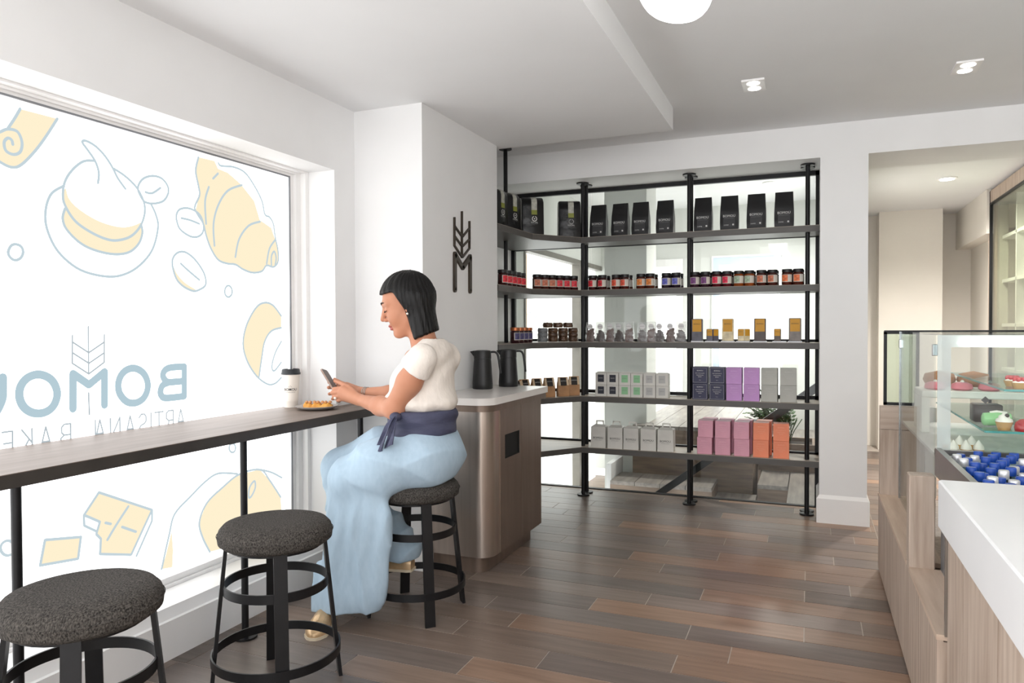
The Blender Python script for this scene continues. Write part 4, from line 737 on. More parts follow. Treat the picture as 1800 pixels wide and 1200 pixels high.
# ================================================================== service counter and pastry case at the right
ct = thing('service_counter', (.5, 3.1, 0), 'low pale wood counter base with ledge under the glass pastry case', 'counter')
MB().box(.33, 1.5, 2.2, 3.985, .03, .362).build('carcass', oak, ct)
ys = [2.2+i*(3.99-2.2)/15 for i in range(16)]
for a, c in zip(ys, ys[1:]): MB().box(.316, .331, a+.0008, c-.0008, .012, .366).build('board', oak, ct)
MB().box(.34, 1.5, 2.2, 3.97, 0, .04).build('plinth', M('dark_plinth', (60,52,48), .6), ct)
for a, c in ((2.2,2.786), (2.862,3.99)): MB().box(.314, .43, a, c, .366, .381).build('ledge_board', oakh, ct)
MB().box(.315, .393, 2.786, 2.86, .366, .695, .003).build('upright', oak, ct)
MB().box(.318, .51, 3.95, 3.99, .381, .70).build('end_panel', oak, ct); MB().box(.318, .51, 3.948, 3.99, .702, .815).build('end_rail', M('pale_wood_across', (170,150,134), .5, col2=(198,180,166), scale=5, stretch=(.7,9,9)), ct)
MB().box(.512, .56, 3.95, 3.99, .381, .815).build('end_post', M('cream_panel', (214,206,196), .5), ct)
ps = thing('pay_counter', (.9, 1.0, 0), 'white stone pay counter with wooden doors in the right foreground', 'counter')
marble = M('white_stone', (228,229,231), .3, col2=(240,240,240), scale=2.2, detail=8); 
MB().box(.316, 1.7, -1.2, 2.2, .668, .795, .004).build('worktop', marble, ps)
MB().box(.36, 1.7, -1.2, 2.19, .03, .668).build('carcass', oak, ps)
y = 2.19
for wd in (.205, .345, .345, .345, .345, .345, .345, .345):
    MB().box(.338, .361, y-wd+.002, y-.002, .03, .662).build('door', oak, ps); y -= wd
MB().box(.332, .345, 2.19, 2.2, .38, .66).build('edge_strip', M('chrome_strip', (150,146,142), .2, .9), ps)
# glass case
cs = thing('pastry_case', (.9, 3.35, .38), 'glass pastry display case with frosted edge bands on the wood counter', 'display case')
gcase = GLASS('case_glass', (.93,.96,.955), 1.0); frost = GLASS('frosted_band', (.9,.95,.95), .6, .3, .55, (.86,.9,.9)); edge = M('glass_edge', (108,190,186), .15, var=.05, trans=.3)
MB().box(.397, .403, 2.865, 3.9, .381, 1.172).build('front_pane', gcase, cs); MB().box(.397, 1.5, 2.80, 2.806, .785, 1.172).build('end_pane', gcase, cs); MB().box(.397, 1.5, 2.80, 3.95, 1.172, 1.178).build('top_pane', gcase, cs)
b = MB(); b.box(.398, 1.5, 2.798, 2.80, 1.132, 1.172); b.box(.398, .437, 2.798, 2.80, .785, 1.132); b.build('frosted_border', frost, cs)
b = MB(); b.box(.395, .405, 3.895, 3.905, .381, 1.178); b.build('corner_seal', M('case_steel', (150,152,154), .25, .8), cs)
b = MB(); b.box(.392, 1.5, 2.79, 2.812, .768, .786); b.box(.392, .41, 2.2, 2.8, .70, .792); b.build('steel_rim', M('case_steel2', (122,120,118), .3, .7), cs)
b = MB(); b.box(.41, 1.5, 2.81, 3.9, .74, .752); b.box(1.2, 1.5, 2.82, 3.9, .75, 1.17); b.build('inner_deck', M('case_deck', (214,206,198), .4), cs)
b = MB(); b.box(.335, .488, 3.968, 3.985, .818, .832); b.box(.335, .488, 3.968, 3.985, 1.166, 1.18); b.box(.335, .349, 3.968, 3.985, .818, 1.18); b.box(.474, .488, 3.968, 3.985, .818, 1.18); b.build('end_frame', blackm, cs)
MB().box(.349, .474, 3.974, 3.98, .832, 1.166).build('end_glass', GLASS('green_glass', (.78,.84,.78), .8), cs)
MB().box(.335, 1.5, 3.955, 3.965, 1.176, 1.184).build('top_rail', blackm, cs)
MB().box(.46, 1.45, 2.812, 2.824, 1.142, 1.15).build('led_strip', EM('case_led', (255,248,236), 9), cs)
for y_ in (2.87, 3.88): MB().box(.392, .41, y_, y_+.02, 1.10, 1.14, .002).build('hinge', M('case_chrome', (190,192,194), .15, .95), cs)
for z, x0 in ((.985, .60), (.845, .545)):
    o = MB().box(x0, 1.2, 2.84, 3.85, z, z+.006).build('glass_shelf', GLASS('shelf_glass', (.86,.95,.93), 1.0), cs); MB().box(x0-.003, x0, 2.84, 3.85, z, z+.007).build('shelf_edge', edge, o); MB().box(x0, 1.2, 2.837, 2.84, z, z+.007).build('shelf_edge', edge, o)
PAST = []
def pastry(kind, loc, label, parts, group='pastries in the glass case'):
    t = thing(kind, loc, label, 'pastry', group)
    for n, b, m in parts: shade_auto(b.build(n, m, t, loc=(0,0,0)), 60)
    return t
tart = M('tart_shell', (196,150,92), .6, bump=.3); berry = M('berry_red', (172,28,40), .2, col2=(200,60,60), scale=50); cream = M('pastry_cream', (240,232,220), .5); choc = M('choc_cake', (52,38,32), .3); mint = M('mint_glaze', (150,206,140), .25); pinkg = M('pink_glaze', (220,120,130), .3); brown = M('loaf_brown', (170,112,60), .6, bump=.3)
def sph(c, r, n=12, sz=1): return MB().lathe([(r*math.sin(PI*i/8), -r*math.cos(PI*i/8)*sz) for i in range(9)], c, n)
# berry tarts on the upper shelf
for i in range(4):
    for j in range(2):
        b = MB()
        for k in range(7):
            a = k*1.05; q = .014 if k else 0; s = sph((q*math.cos(a), q*math.sin(a), .03), .0085, 8); b.add(s.v, s.f)
        pastry('berry_tart', (.655+i*.075, 2.90+j*.1, .9915), 'round tart topped with red berries, %s column, %s row of the upper glass shelf' % (ORD[i], ('front', 'back')[j]), [('shell', MB().lathe([(.02,0), (.027,.02), (.024,.02), (0,.016)], n=16), tart), ('cream', MB().lathe([(.024,.018), (.018,.026), (0,.028)], n=14), cream), ('berries', b, berry)])
# chocolate cake, mint roll, cupcake, red dome on the lower shelf
pastry('chocolate_cake', (.60, 3.12, .8515), 'dark square chocolate cake on the lower glass shelf', [('cake', MB().box(-.045, .045, -.04, .04, 0, .065, .004), choc), ('decoration', MB().add([(-.002,0,.065), (.012,0,.078), (-.002,0,.092), (-.016,0,.078), (-.002,.002,.065), (.012,.002,.078), (-.002,.002,.092), (-.016,.002,.078)], [(0,1,2,3), (7,6,5,4)]), choc)])
mr = MB().tube([(-.045,0,.024), (-.04,0,.024), (0,0,.026), (.04,0,.024), (.045,0,.024)], [.012,.022,.024,.022,.012], 14)
pastry('mint_roll', (.605, 2.98, .8515), 'pale green glazed roll cake on the lower glass shelf', [('roll', mr, mint), ('cream_stripe', MB().tube([(-.02,0,.046), (0,0,.0505), (.03,0,.046)], .006, 8), cream)])
pastry('cupcake', (.607, 2.885, .8515), 'cream topped cupcake at the front of the lower glass shelf', [('case', MB().lathe([(.018,0), (.026,.028), (0,.028)], n=16), tart), ('swirl', MB().lathe([(.026,.028), (.024,.036), (.017,.04), (.016,.047), (.008,.052), (0,.06)], n=16), cream), ('chocolate_chip', sph((.006,-.012,.05), .007, 8), choc)])
pastry('red_dome', (.665, 2.875, .8515), 'glossy red dome cake at the right of the lower shelf', [('dome', MB().lathe([(.03,0), (.032,.012), (.028,.028), (.016,.038), (0,.042)], n=20), berry)])
for i in range(6):
    pastry('meringue', (.47+.04*(i % 3), 2.95+.09*(i//3)+.01*i, .7525), 'white peaked meringue tart on the case floor, %s' % ('front row, %s from left' % ORD[i % 3] if i < 3 else 'back row, %s from left' % ORD[i % 3]), [('shell', MB().lathe([(.014,0), (.018,.016), (0,.016)], n=14), tart), ('peak', MB().lathe([(.018,.016), (.017,.026), (.009,.038), (0,.05)], n=14), cream)])
rk = thing('cake_tray', (.8, 3.62, .90), 'cream tray carrying pink glazed cakes at the back of the case', 'tray'); MB().box(-.36, .36, -.12, .12, 0, .03, .004).build('board', cream, rk, loc=(0,0,0)); MB().box(-.36, -.33, -.12, .12, -.147, 0).build('foot', cream, rk, loc=(0,0,0)); MB().box(.33, .36, -.12, .12, -.147, 0).build('foot', cream, rk, loc=(0,0,0))
for i in range(6): pastry('pink_cake', (.50+i*.1, 3.58, .93), 'pink glazed oval cake on the cream tray, %s from left' % ORD[i], [('cake', MB().lathe([(.03,0), (.042,.008), (.038,.026), (.02,.034), (0,.035)], n=18), pinkg), ('cream_dot', sph((0,-.01,.036), .008, 8), cream)])
for i in range(2):
    lf = MB().tube([(-.06,0,.03), (-.05,0,.035), (0,0,.042), (.05,0,.035), (.06,0,.03)], [.01,.03,.036,.03,.01], 14); pastry('bread_loaf', (.53+.0*i, 3.68-.0*i+.0, .93) if i == 0 else (.66, 3.68, .93), 'small golden loaf behind the pink cakes, %s one' % ('left', 'right')[i], [('loaf', lf, brown)])
# bottles in the cooler in front of the case
MB_well = thing('bottle_cooler', (.9, 2.5, .38), 'open steel bottle cooler between the pay counter and pastry case', 'cooler')
b = MB(); b.box(.41, 1.5, 2.2, 2.79, .381, .60); b.build('deck', M('cooler_steel', (140,142,146), .35, .6), MB_well)
MB().box(.41, 1.5, 2.785, 2.798, .60, .768).build('back_panel', M('cooler_white', (206,208,210), .4), MB_well)
capb = M('cap_blue', (24,70,160), .35); capw = M('cap_silver', (206,208,210), .3, .4); bg_ = GLASS('bottle_glass', (.88,.95,.96), 1.6, .03); watr = GLASS('bottle_label', (.85,.88,.92), .4, .3, .5, (.8,.84,.9))
BP = {}
rb = random.Random(4)
for j in range(10):
    for i in range(6):
        k = 'w' if (i*3+j*2) % 7 in (2, 5) else 'b'; nm = 'silver' if k == 'w' else 'blue'
        loc = (.437+i*.049+(.02 if j % 2 else 0), 2.235+j*.056, .60)
        lab = '%s capped clear glass bottle standing in the open cooler' % nm
        if k not in BP:
            r = BP[k] = thing('glass_bottle', loc, lab, 'bottle', nm+' capped bottles in the cooler')
            shade_auto(MB().lathe([(.018,0), (.0215,.004), (.0215,.115), (.019,.135), (.0125,.155), (.0115,.172), (.0115,.178)], n=16).build('bottle_body', bg_, r, loc=(0,0,0)), 50)
            shade_auto(MB().lathe([(.0135,.172), (.0138,.174), (.0138,.193), (.012,.196), (0,.196)], n=16).build('cap', capb if k == 'b' else capw, r, loc=(0,0,0)), 40)
            MB().lathe([(.0219,.045), (.0219,.1)], n=16, cap=False).build('label', watr, r, True, loc=(0,0,0))
        else: dup(BP[k], loc, lab).scale.z = rb.choice((.94, .97, 1, 1))

# ================================================================== the seated woman
def surface_nets(fn, lo, hi, h):
    """mesh the zero set of a distance field fn(x,y,z) on a grid of pitch h"""
    ax = [np.arange(lo[i], hi[i]+h, h) for i in range(3)]
    X, Y, Z = np.meshgrid(*ax, indexing='ij'); D = fn(X, Y, Z).astype(np.float32); s = D < 0
    nx, ny, nz = D.shape; cs_ = np.zeros((nx-1, ny-1, nz-1), np.int8); crn = [(i, j, k) for i in (0,1) for j in (0,1) for k in (0,1)]
    for i, j, k in crn: cs_ += s[i:nx-1+i, j:ny-1+j, k:nz-1+k]
    act = (cs_ > 0) & (cs_ < 8); idx = -np.ones(act.shape, np.int64); I = np.argwhere(act); idx[act] = np.arange(len(I))
    acc = np.zeros((len(I), 3)); cnt = np.zeros(len(I))
    for a in crn:
        for d in range(3):
            if a[d]: continue
            bb = list(a); bb[d] = 1
            da = D[I[:,0]+a[0], I[:,1]+a[1], I[:,2]+a[2]]; db = D[I[:,0]+bb[0], I[:,1]+bb[1], I[:,2]+bb[2]]; c = (da < 0) != (db < 0)
            t = np.where(c, da/np.where(c, da-db, 1), 0); p = np.tile(np.array(a, float), (len(I), 1)); p[:, d] += t; acc += p*c[:, None]; cnt += c
    V = (I+acc/np.maximum(cnt, 1)[:, None])*h+np.array([q[0] for q in ax]); Fq = []
    for d in range(3):
        e, f_ = [(1,2), (2,0), (0,1)][d]; sl0 = [slice(None)]*3; sl1 = [slice(None)]*3; sl0[d] = slice(0, -1); sl1[d] = slice(1, None)
        A, B_ = s[tuple(sl0)], s[tuple(sl1)]
        for flip, msk in ((0, A & ~B_), (1, ~A & B_)):
            P = np.argwhere(msk); ok = (P[:, e] > 0) & (P[:, f_] > 0) & (P[:, e] < D.shape[e]-1) & (P[:, f_] < D.shape[f_]-1); P = P[ok]
            def at(de, df): Q = P.copy(); Q[:, e] += de; Q[:, f_] += df; return idx[Q[:,0], Q[:,1], Q[:,2]]
            q = np.stack([at(-1,-1), at(0,-1), at(0,0), at(-1,0)], 1); Fq.append(q[:, ::-1] if flip else q)
    F = np.concatenate(Fq); F = F[(F >= 0).all(1)]; return V, F
def smin(a, b, k):
    h = np.clip(.5+.5*(b-a)/k, 0, 1); return b+(a-b)*h-k*h*(1-h)
def smax(a, b, k): return -smin(-a, -b, k)
def ell(X, Y, Z, c, r):
    x, y, z = (X-c[0])/r[0], (Y-c[1])/r[1], (Z-c[2])/r[2]; k0 = np.sqrt(x*x+y*y+z*z)+1e-9; k1 = np.sqrt((x/r[0])**2+(y/r[1])**2+(z/r[2])**2)+1e-9; return k0*(k0-1)/k1
def cone(X, Y, Z, a, b, ra, rb):
    a = np.array(a, float); d = np.array(b, float)-a; l2 = d@d; t = np.clip(((X-a[0])*d[0]+(Y-a[1])*d[1]+(Z-a[2])*d[2])/l2, 0, 1)
    return np.sqrt((X-a[0]-d[0]*t)**2+(Y-a[1]-d[1]*t)**2+(Z-a[2]-d[2]*t)**2)-(ra+(rb-ra)*t)
def chain(X, Y, Z, pts, rad, k=.01, D=None):
    for i in range(len(pts)-1):
        c = cone(X, Y, Z, pts[i], pts[i+1], rad[i], rad[i+1]); D = c if D is None else smin(D, c, k)
    return D
wm = thing('person', (-1.556, 2.69, 0), 'person in white sleeveless blouse and pale blue wide trousers seated looking at a phone', 'person')
skin = M('skin', (182,124,96), .5, col2=(194,138,110), scale=9, spec=.35)
def organic(name, fn, lo, hi, h, mat, parent=wm, smooth=2):
    V, F = surface_nets(fn, lo, hi, h); me = bpy.data.meshes.new(name)
    off = Vector((0,0,0)); q = parent
    while q is not None: off += q.location; q = q.parent
    me.from_pydata([tuple(v) for v in (V-np.array(off)).tolist()], [], [tuple(f_) for f_ in F.tolist()]); me.update(); me.polygons.foreach_set('use_smooth', [True]*len(me.polygons))
    o = link(name, me, mat, parent)
    if smooth:
        m = o.modifiers.new('relax', 'SMOOTH'); m.factor = .5; m.iterations = smooth
    return o
# head frame: f forward, s to her left (towards the camera), u up; tilted down
HC = np.array([-1.598, 2.690, 1.300]); ang = math.radians(206); tl = math.radians(17); HS = 1.06
f0 = np.array([math.cos(ang), math.sin(ang), 0]); sd = np.array([-f0[1], f0[0], 0]); zz = np.array([0, 0, 1.])
sd = sd if sd[1] < 0 else -sd
hf = f0*math.cos(tl)-zz*math.sin(tl); hu = zz*math.cos(tl)+f0*math.sin(tl)
def hl(X, Y, Z):
    x, y, z = X-HC[0], Y-HC[1], Z-HC[2]; return [(x*v[0]+y*v[1]+z*v[2])/HS for v in (hf, sd, hu)]
def hw(p): return HC+HS*(hf*p[0]+sd*p[1]+hu*p[2])
NB = np.array([-1.500, 2.69, 1.095])      # base of the neck
def headf(X, Y, Z):
    a, b_, c = hl(X, Y, Z); b2 = np.abs(b_)
    D = ell(a, b_, c, (-.012,0,.032), (.097,.076,.092)); D = smin(D, ell(a, b_, c, (.03,0,-.028), (.056,.058,.085)), .03)
    D = smin(D, cone(a, b2, c, (-.005,.05,-.05), (.055,.014,-.098), .018, .018), .025); D = smin(D, ell(a, b_, c, (.064,0,-.1), (.018,.02,.016)), .016)
    D = smin(D, ell(a, b2, c, (.05,.034,-.035), (.03,.026,.028)), .02); D = smin(D, cone(a, b2, c, (.082,.01,.03), (.064,.045,.028), .010, .010), .014)
    D = smax(D, -ell(a, b2, c, (.096,.031,.006), (.015,.018,.012)), .012); D = smin(D, ell(a, b2, c, (.072,.031,.004), (.0125,.0145,.0125)), .003)
    D = smin(D, cone(a, b_, c, (.083,0,.02), (.106,0,-.026), .0075, .010), .010); D = smin(D, ell(a, b2, c, (.092,.011,-.033), (.011,.007,.008)), .006)
    D = smin(D, ell(a, b_, c, (.083,0,-.060), (.011,.020,.0065)), .005); D = smin(D, ell(a, b_, c, (.080,0,-.073), (.011,.018,.007)), .005)
    D = smin(D, ell(a, b2, c, (-.012,.077,-.012), (.018,.008,.028)), .006)
    n0 = hw((-.03, 0, -.045)); W = smin(D*HS, cone(X, Y, Z, n0, NB, .052, .058), .03)
    W = smin(W, cone(X, Y, Z, NB+np.array([0,-.1,-.02]), NB+np.array([0,.1,-.02]), .045, .045), .04)
    return W
# arms (world joints)
SL, EL, WL = (-1.437,2.545,1.080), (-1.578,2.556,0.873), (-1.826,2.680,0.888)
SR, ER, WR = (-1.48,2.835,1.070), (-1.661,2.809,0.907), (-1.874,2.770,0.910)
def hand(X, Y, Z, W, KN, TH, k=.006):
    """KN: four fingers as (knuckle, mid, tip, r); TH: thumb"""
    W = np.array(W); D = None
    for kn, mid, tip, r in KN:
        kn, mid, tip = map(np.array, (kn, mid, tip))
        pal = cone(X, Y, Z, W+(kn-W)*.12, kn, .021, r*1.15+.0045); D = pal if D is None else smin(D, pal, .012)
    for kn, mid, tip, r in KN: D = smin(D, chain(X, Y, Z, [kn, mid, np.array(mid)*.45+np.array(tip)*.55, tip], [r*1.15+.0012, r*1.15, r*1.07, r*.95], .003), .003)
    D = smin(D, chain(X, Y, Z, [W+(np.array(TH[0])-W)*.45, TH[0], TH[1], TH[2]], [.016, .0125, .0095, .008], .005), .006)
    return D
LH = [((-1.9266,2.6887,0.9352), (-1.9657,2.6819,0.9323), (-1.9794,2.7112,0.9196), .0088), ((-1.9325,2.6828,0.9196), (-1.9726,2.6770,0.9157), (-1.9833,2.7082,0.9040), .0090), ((-1.9296,2.6828,0.9040), (-1.9647,2.6780,0.8981), (-1.9774,2.7082,0.8864), .0086), ((-1.9169,2.6867,0.8913), (-1.9481,2.6838,0.8835), (-1.9599,2.7082,0.8756), .0078)]
LT = [(-1.9003,2.7014,0.9391), (-1.9393,2.7082,0.9528), (-1.9892,2.7180,0.9655)]
RH = [((-1.9882,2.8059,0.9411), (-2.0370,2.8020,0.9557), (-2.0566,2.7649,0.9548), .0086), ((-1.9911,2.8020,0.9216), (-2.0400,2.7962,0.9323), (-2.0556,2.7600,0.9313), .0088), ((-1.9862,2.7962,0.9030), (-2.0322,2.7903,0.9069), (-2.0478,2.7551,0.9020), .0084), ((-1.9735,2.7903,0.8874), (-2.0126,2.7845,0.8854), (-2.0283,2.7512,0.8795), .0078)]
RT = [(-1.9393,2.7727,0.9313), (-1.9735,2.7571,0.9509), (-2.0126,2.7473,0.9704)]
def armL(X, Y, Z):
    D = chain(X, Y, Z, [SL, (-1.50,2.545,.985), EL], [.046, .051, .042], .02); D = smin(D, chain(X, Y, Z, [EL, (-1.677,2.608,0.875), WL], [.041, .040, .0245], .02), .025)
    return smin(D, hand(X, Y, Z, WL, LH, LT), .012)
def armR(X, Y, Z):
    D = chain(X, Y, Z, [SR, (-1.57,2.84,.975), ER], [.054, .049, .040], .02); D = smin(D, chain(X, Y, Z, [ER, (-1.746,2.793,0.908), WR], [.040, .037, .024], .02), .025)
    return smin(D, hand(X, Y, Z, WR, RH, RT), .012)
def anklL(X, Y, Z): return smin(cone(X, Y, Z, (-1.79,2.455,.30), (-1.846,2.456,.07), .04, .03), chain(X, Y, Z, [(-1.848,2.466,.052), (-1.81,2.38,.036), (-1.785,2.31,.026)], [.026, .018, .012]), .02)
def anklR(X, Y, Z): return smin(cone(X, Y, Z, (-1.86,2.735,.45), (-1.66,2.755,.22), .045, .03), chain(X, Y, Z, [(-1.655,2.755,.195), (-1.71,2.746,.17), (-1.77,2.738,.158)], [.026, .018, .012]), .02)
body_parts = []
for fn, lo, hi, h in ((headf, (-1.75,2.50,1.02), (-1.40,2.90,1.45), .0028), (armL, (-2.03,2.42,.80), (-1.36,2.76,1.15), .0032), (armR, (-2.10,2.68,.83), (-1.41,2.92,1.15), .0036), (anklL, (-1.92,2.22,-.01), (-1.74,2.52,.36), .005), (anklR, (-1.92,2.68,.12), (-1.60,2.80,.5), .005)): body_parts.append(surface_nets(fn, lo, hi, h))
def torso_core(X, Y, Z): return smin(smin(ell(X, Y, Z, (-1.505,2.705,.97), (.085,.115,.14)), ell(X, Y, Z, (-1.51,2.69,.72), (.12,.14,.14)), .08), cone(X, Y, Z, (-1.475,2.57,1.06), (-1.475,2.82,1.06), .045, .045), .05)
def legs(X, Y, Z):
    D = chain(X, Y, Z, [(-1.50,2.62,.66), (-1.72,2.485,.585), (-1.765,2.462,.40), (-1.80,2.456,.20)], [.085,.062,.05,.038], .03); D = smin(D, chain(X, Y, Z, [(-1.50,2.77,.66), (-1.92,2.712,.575), (-1.78,2.742,.36), (-1.68,2.752,.24)], [.085,.062,.05,.034], .03), .02)
    return D
body_parts.append(surface_nets(torso_core, (-1.66,2.50,.57), (-1.36,2.88,1.14), .009)); body_parts.append(surface_nets(legs, (-2.02,2.38,.14), (-1.38,2.88,.78), .010))
V = np.concatenate([p_[0] for p_ in body_parts]); n0 = 0; F = []
for p_ in body_parts: F.append(p_[1]+n0); n0 += len(p_[0])
F = np.concatenate(F); me = bpy.data.meshes.new('body'); me.from_pydata([tuple(v) for v in (V-np.array([-1.556,2.69,0])).tolist()], [], [tuple(q) for q in F.tolist()]); me.update()
me.polygons.foreach_set('use_smooth', [True]*len(me.polygons)); me.materials.append(skin); me.materials.append(M('lips', (164,86,78), .4)); 
C_ = V[F].mean(1); la, lb_, lc = hl(C_[:,0], C_[:,1], C_[:,2])
mi = np.zeros(len(F), int); mi[(la > .078) & (np.abs(lb_) < .019) & (lc > -.079) & (lc < -.0545)] = 1
me.polygons.foreach_set('material_index', mi.tolist()); bo = link('body', me, None, wm); bm_ = bo.modifiers.new('relax', 'SMOOTH'); bm_.iterations = 2
def strip(name, pts, r, mat, parent=wm): return shade_auto(MB().tube([hw(p_) for p_ in catmull(pts, n=4)], r, 6).build(name, mat, parent), 60)
browm = M('brow_dark', (44,32,28), .7)
for s in (-1, 1):
    strip('eyebrow', [(.0935,s*.012,.030), (.0905,s*.026,.0365), (.079,s*.044,.034)], [.0016]*3+[.0028]*4+[.0012]*2, browm, bo)
    strip('eyelash', [(.0875,s*.017,.0035), (.0885,s*.030,-.0035), (.078,s*.044,.001)], .0016, browm, bo)
    ear = sph(tuple(hw((.0,s*.083,-.036))), .0048, 10).build('earring', M('pearl', (232,226,216), .2), bo, True)
# hair: chin length black bob, side parted, swept back from the forehead
hairm = M('black_hair', (7,6,7), .42, col2=(17,15,14), scale=16, stretch=(9,9,.3), bump=.35, bscale=40, spec=.3)
def hairf(X, Y, Z):
    a, b_, c = hl(X, Y, Z)
    D = ell(a, b_, c, (-.016,0,.036), (.112,.091,.104))
    x, y = X-HC[0], Y-HC[1]; p = x*f0[0]+y*f0[1]; q = x*sd[0]+y*sd[1]; z = Z-HC[2]      # upright frame: the lengths hang straight
    t = np.clip(-z/.13, 0, 1)
    cx = -.050-.012*t; rp = .070+.012*t; rq = .096+.003*t
    Lx = (np.sqrt(((p-cx)/rp)**2+(q/rq)**2)-1)*.075; bot = -.118-.20*(p-.0)*-1*.0
    zb = -.158+.42*np.clip(-(p+.012), 0, .12)
    Lx = smax(smax(Lx, z-.06, .03), zb-z, .012); D = smin(D, Lx, .03)
    w_ = np.arctan2(q, p+.03); D = D+.0012*np.sin(31*w_+7*np.sin(9*z)+2*np.sin(5*w_))+.0008*np.sin(67*w_+11*z+3*np.sin(7*w_))
    front = .058-.55*np.clip(.07-c, 0, .2)                 # hairline: further back lower down
    face = smax(smax((.012+.30*np.clip(c, -.02, .10))-a, c-(.066+.10*(a-.06)), .01), -(a-(-.004)-.10*np.clip(c+.05,0,.1)), .01)
    D = smax(D, -face, .008)
    neck = ell(X, Y, Z, tuple(NB*.35+hw((-.02,0,-.09))*.65), (.04,.05,.09))
    return D
hair = organic('hair', hairf, (-1.76,2.55,1.13), (-1.42,2.83,1.46), .0036, hairm, wm, 1)
# blouse
blm = M('white_linen', (226,217,208), .75, var=.02, scale=40, bump=.55, bscale=24, stretch=(1.4,1.4,.7))
def blousef(X, Y, Z):
    D = ell(X, Y, Z, (-1.512,2.705,.985), (.118,.145,.135)); D = smin(D, ell(X, Y, Z, (-1.532,2.70,.892), (.158,.160,.062)), .05)
    D = smin(D, cone(X, Y, Z, (-1.470,2.575,1.068), (-1.470,2.815,1.068), .056, .056), .05)
    D = smin(D, ell(X, Y, Z, (-1.468,2.69,1.105), (.062,.105,.070)), .04)
    D = smin(D, ell(X, Y, Z, (-1.585,2.645,.975), (.06,.055,.055)), .05); D = smin(D, ell(X, Y, Z, (-1.585,2.735,.975), (.06,.055,.055)), .05)
    D = D+.0038*np.sin(34*(X+1.5)+26*Y+11*(Z-1)+2.2*np.sin(11*Z+6*X))*np.clip((1.07-Z)/.12, 0, 1)+.0022*np.sin(61*X-47*Z+30*Y+1.5*np.sin(21*Z))
    for sl, sd_, hem in (((-1.440,2.547,1.083), (-.55,.03,-.74), .060), ((-1.475,2.815,1.080), (-.48,.1,-.66), .075)):      # flared cap sleeves
        dv = np.array(sd_)/np.linalg.norm(sd_); e = np.array(sl)+dv*.12; sv = cone(X, Y, Z, sl, tuple(e), .060, .078)
        cut = (X-sl[0])*dv[0]+(Y-sl[1])*dv[1]+(Z-sl[2])*dv[2]-hem+.003*np.sin(60*X+40*Z); sv = smax(sv, cut, .004); D = smin(D, sv, .018)
    nk = np.array(NB); neck = ell(X, Y, Z, (nk[0]-.045, nk[1], nk[2]+.050), (.070,.072,.055)); D = smax(D, -neck, .008)
    return smax(D, .835-Z, .01)
organic('blouse', blousef, (-1.73,2.42,.82), (-1.35,2.97,1.16), .005, blm)
# sash
shm_ = M('navy_linen', (66,68,90), .7, var=.06, scale=30, bump=.5, bscale=34, stretch=(.6,.6,1.8))
def sashf(X, Y, Z):
    c = (-1.522+.06*(Z-.8), 2.69); D = (np.sqrt(((X-c[0])/(.142+.10*np.clip(.80-Z, 0, .2)))**2+((Y-c[1])/(.158+.06*np.clip(.80-Z, 0, .2)))**2)-1)*.145
    D = D+.004*np.sin(70*Z+22*Y+10*X)+.002*np.sin(130*Z-20*X)
    top = Z-.862; bot = (.735+.25*(X+1.50))-Z
    return smax(smax(D, top, .008), bot, .006)
organic('sash', sashf, (-1.72,2.50,.66), (-1.33,2.88,.92), .006, shm_)
shade_auto(sph((-1.548,2.515,.845), .024, 14, .8).build('sash_knot', shm_, wm), 70)
def tail(pts, w0, w1, name):
    b = MB(); P = []; pts = catmull(pts, n=6); n = len(pts)
    for i, p_ in enumerate(pts):
        t = i/(n-1); w_ = w0+(w1-w0)*t
        for u in (-1, -.33, .33, 1):
            for e in (-.0025, .0025): P.append((p_[0]+u*w_*.8, p_[1]-u*w_*.25+.008*math.sin(3*u+4*t)+e, p_[2]+u*w_*.35))
    Fs = []
    for i in range(n-1):
        for k in range(3):
            for e in (0, 1): q = (i*8+k*2+e, i*8+k*2+2+e, i*8+8+k*2+2+e, i*8+8+k*2+e); Fs.append(q if e else q[::-1])
        for k in (0, 6): Fs.append((i*8+k, i*8+k+1, i*8+8+k+1, i*8+8+k))
    shade_auto(b.add(P, Fs).build(name, shm_, wm), 70)
tail([(-1.548,2.505,.848), (-1.552,2.478,.825), (-1.562,2.462,.785), (-1.585,2.45,.725), (-1.592,2.446,.705)], .014, .034, 'sash_tail'); tail([(-1.54,2.505,.848), (-1.528,2.476,.828), (-1.528,2.455,.785), (-1.540,2.444,.735)], .014, .03, 'sash_tail')
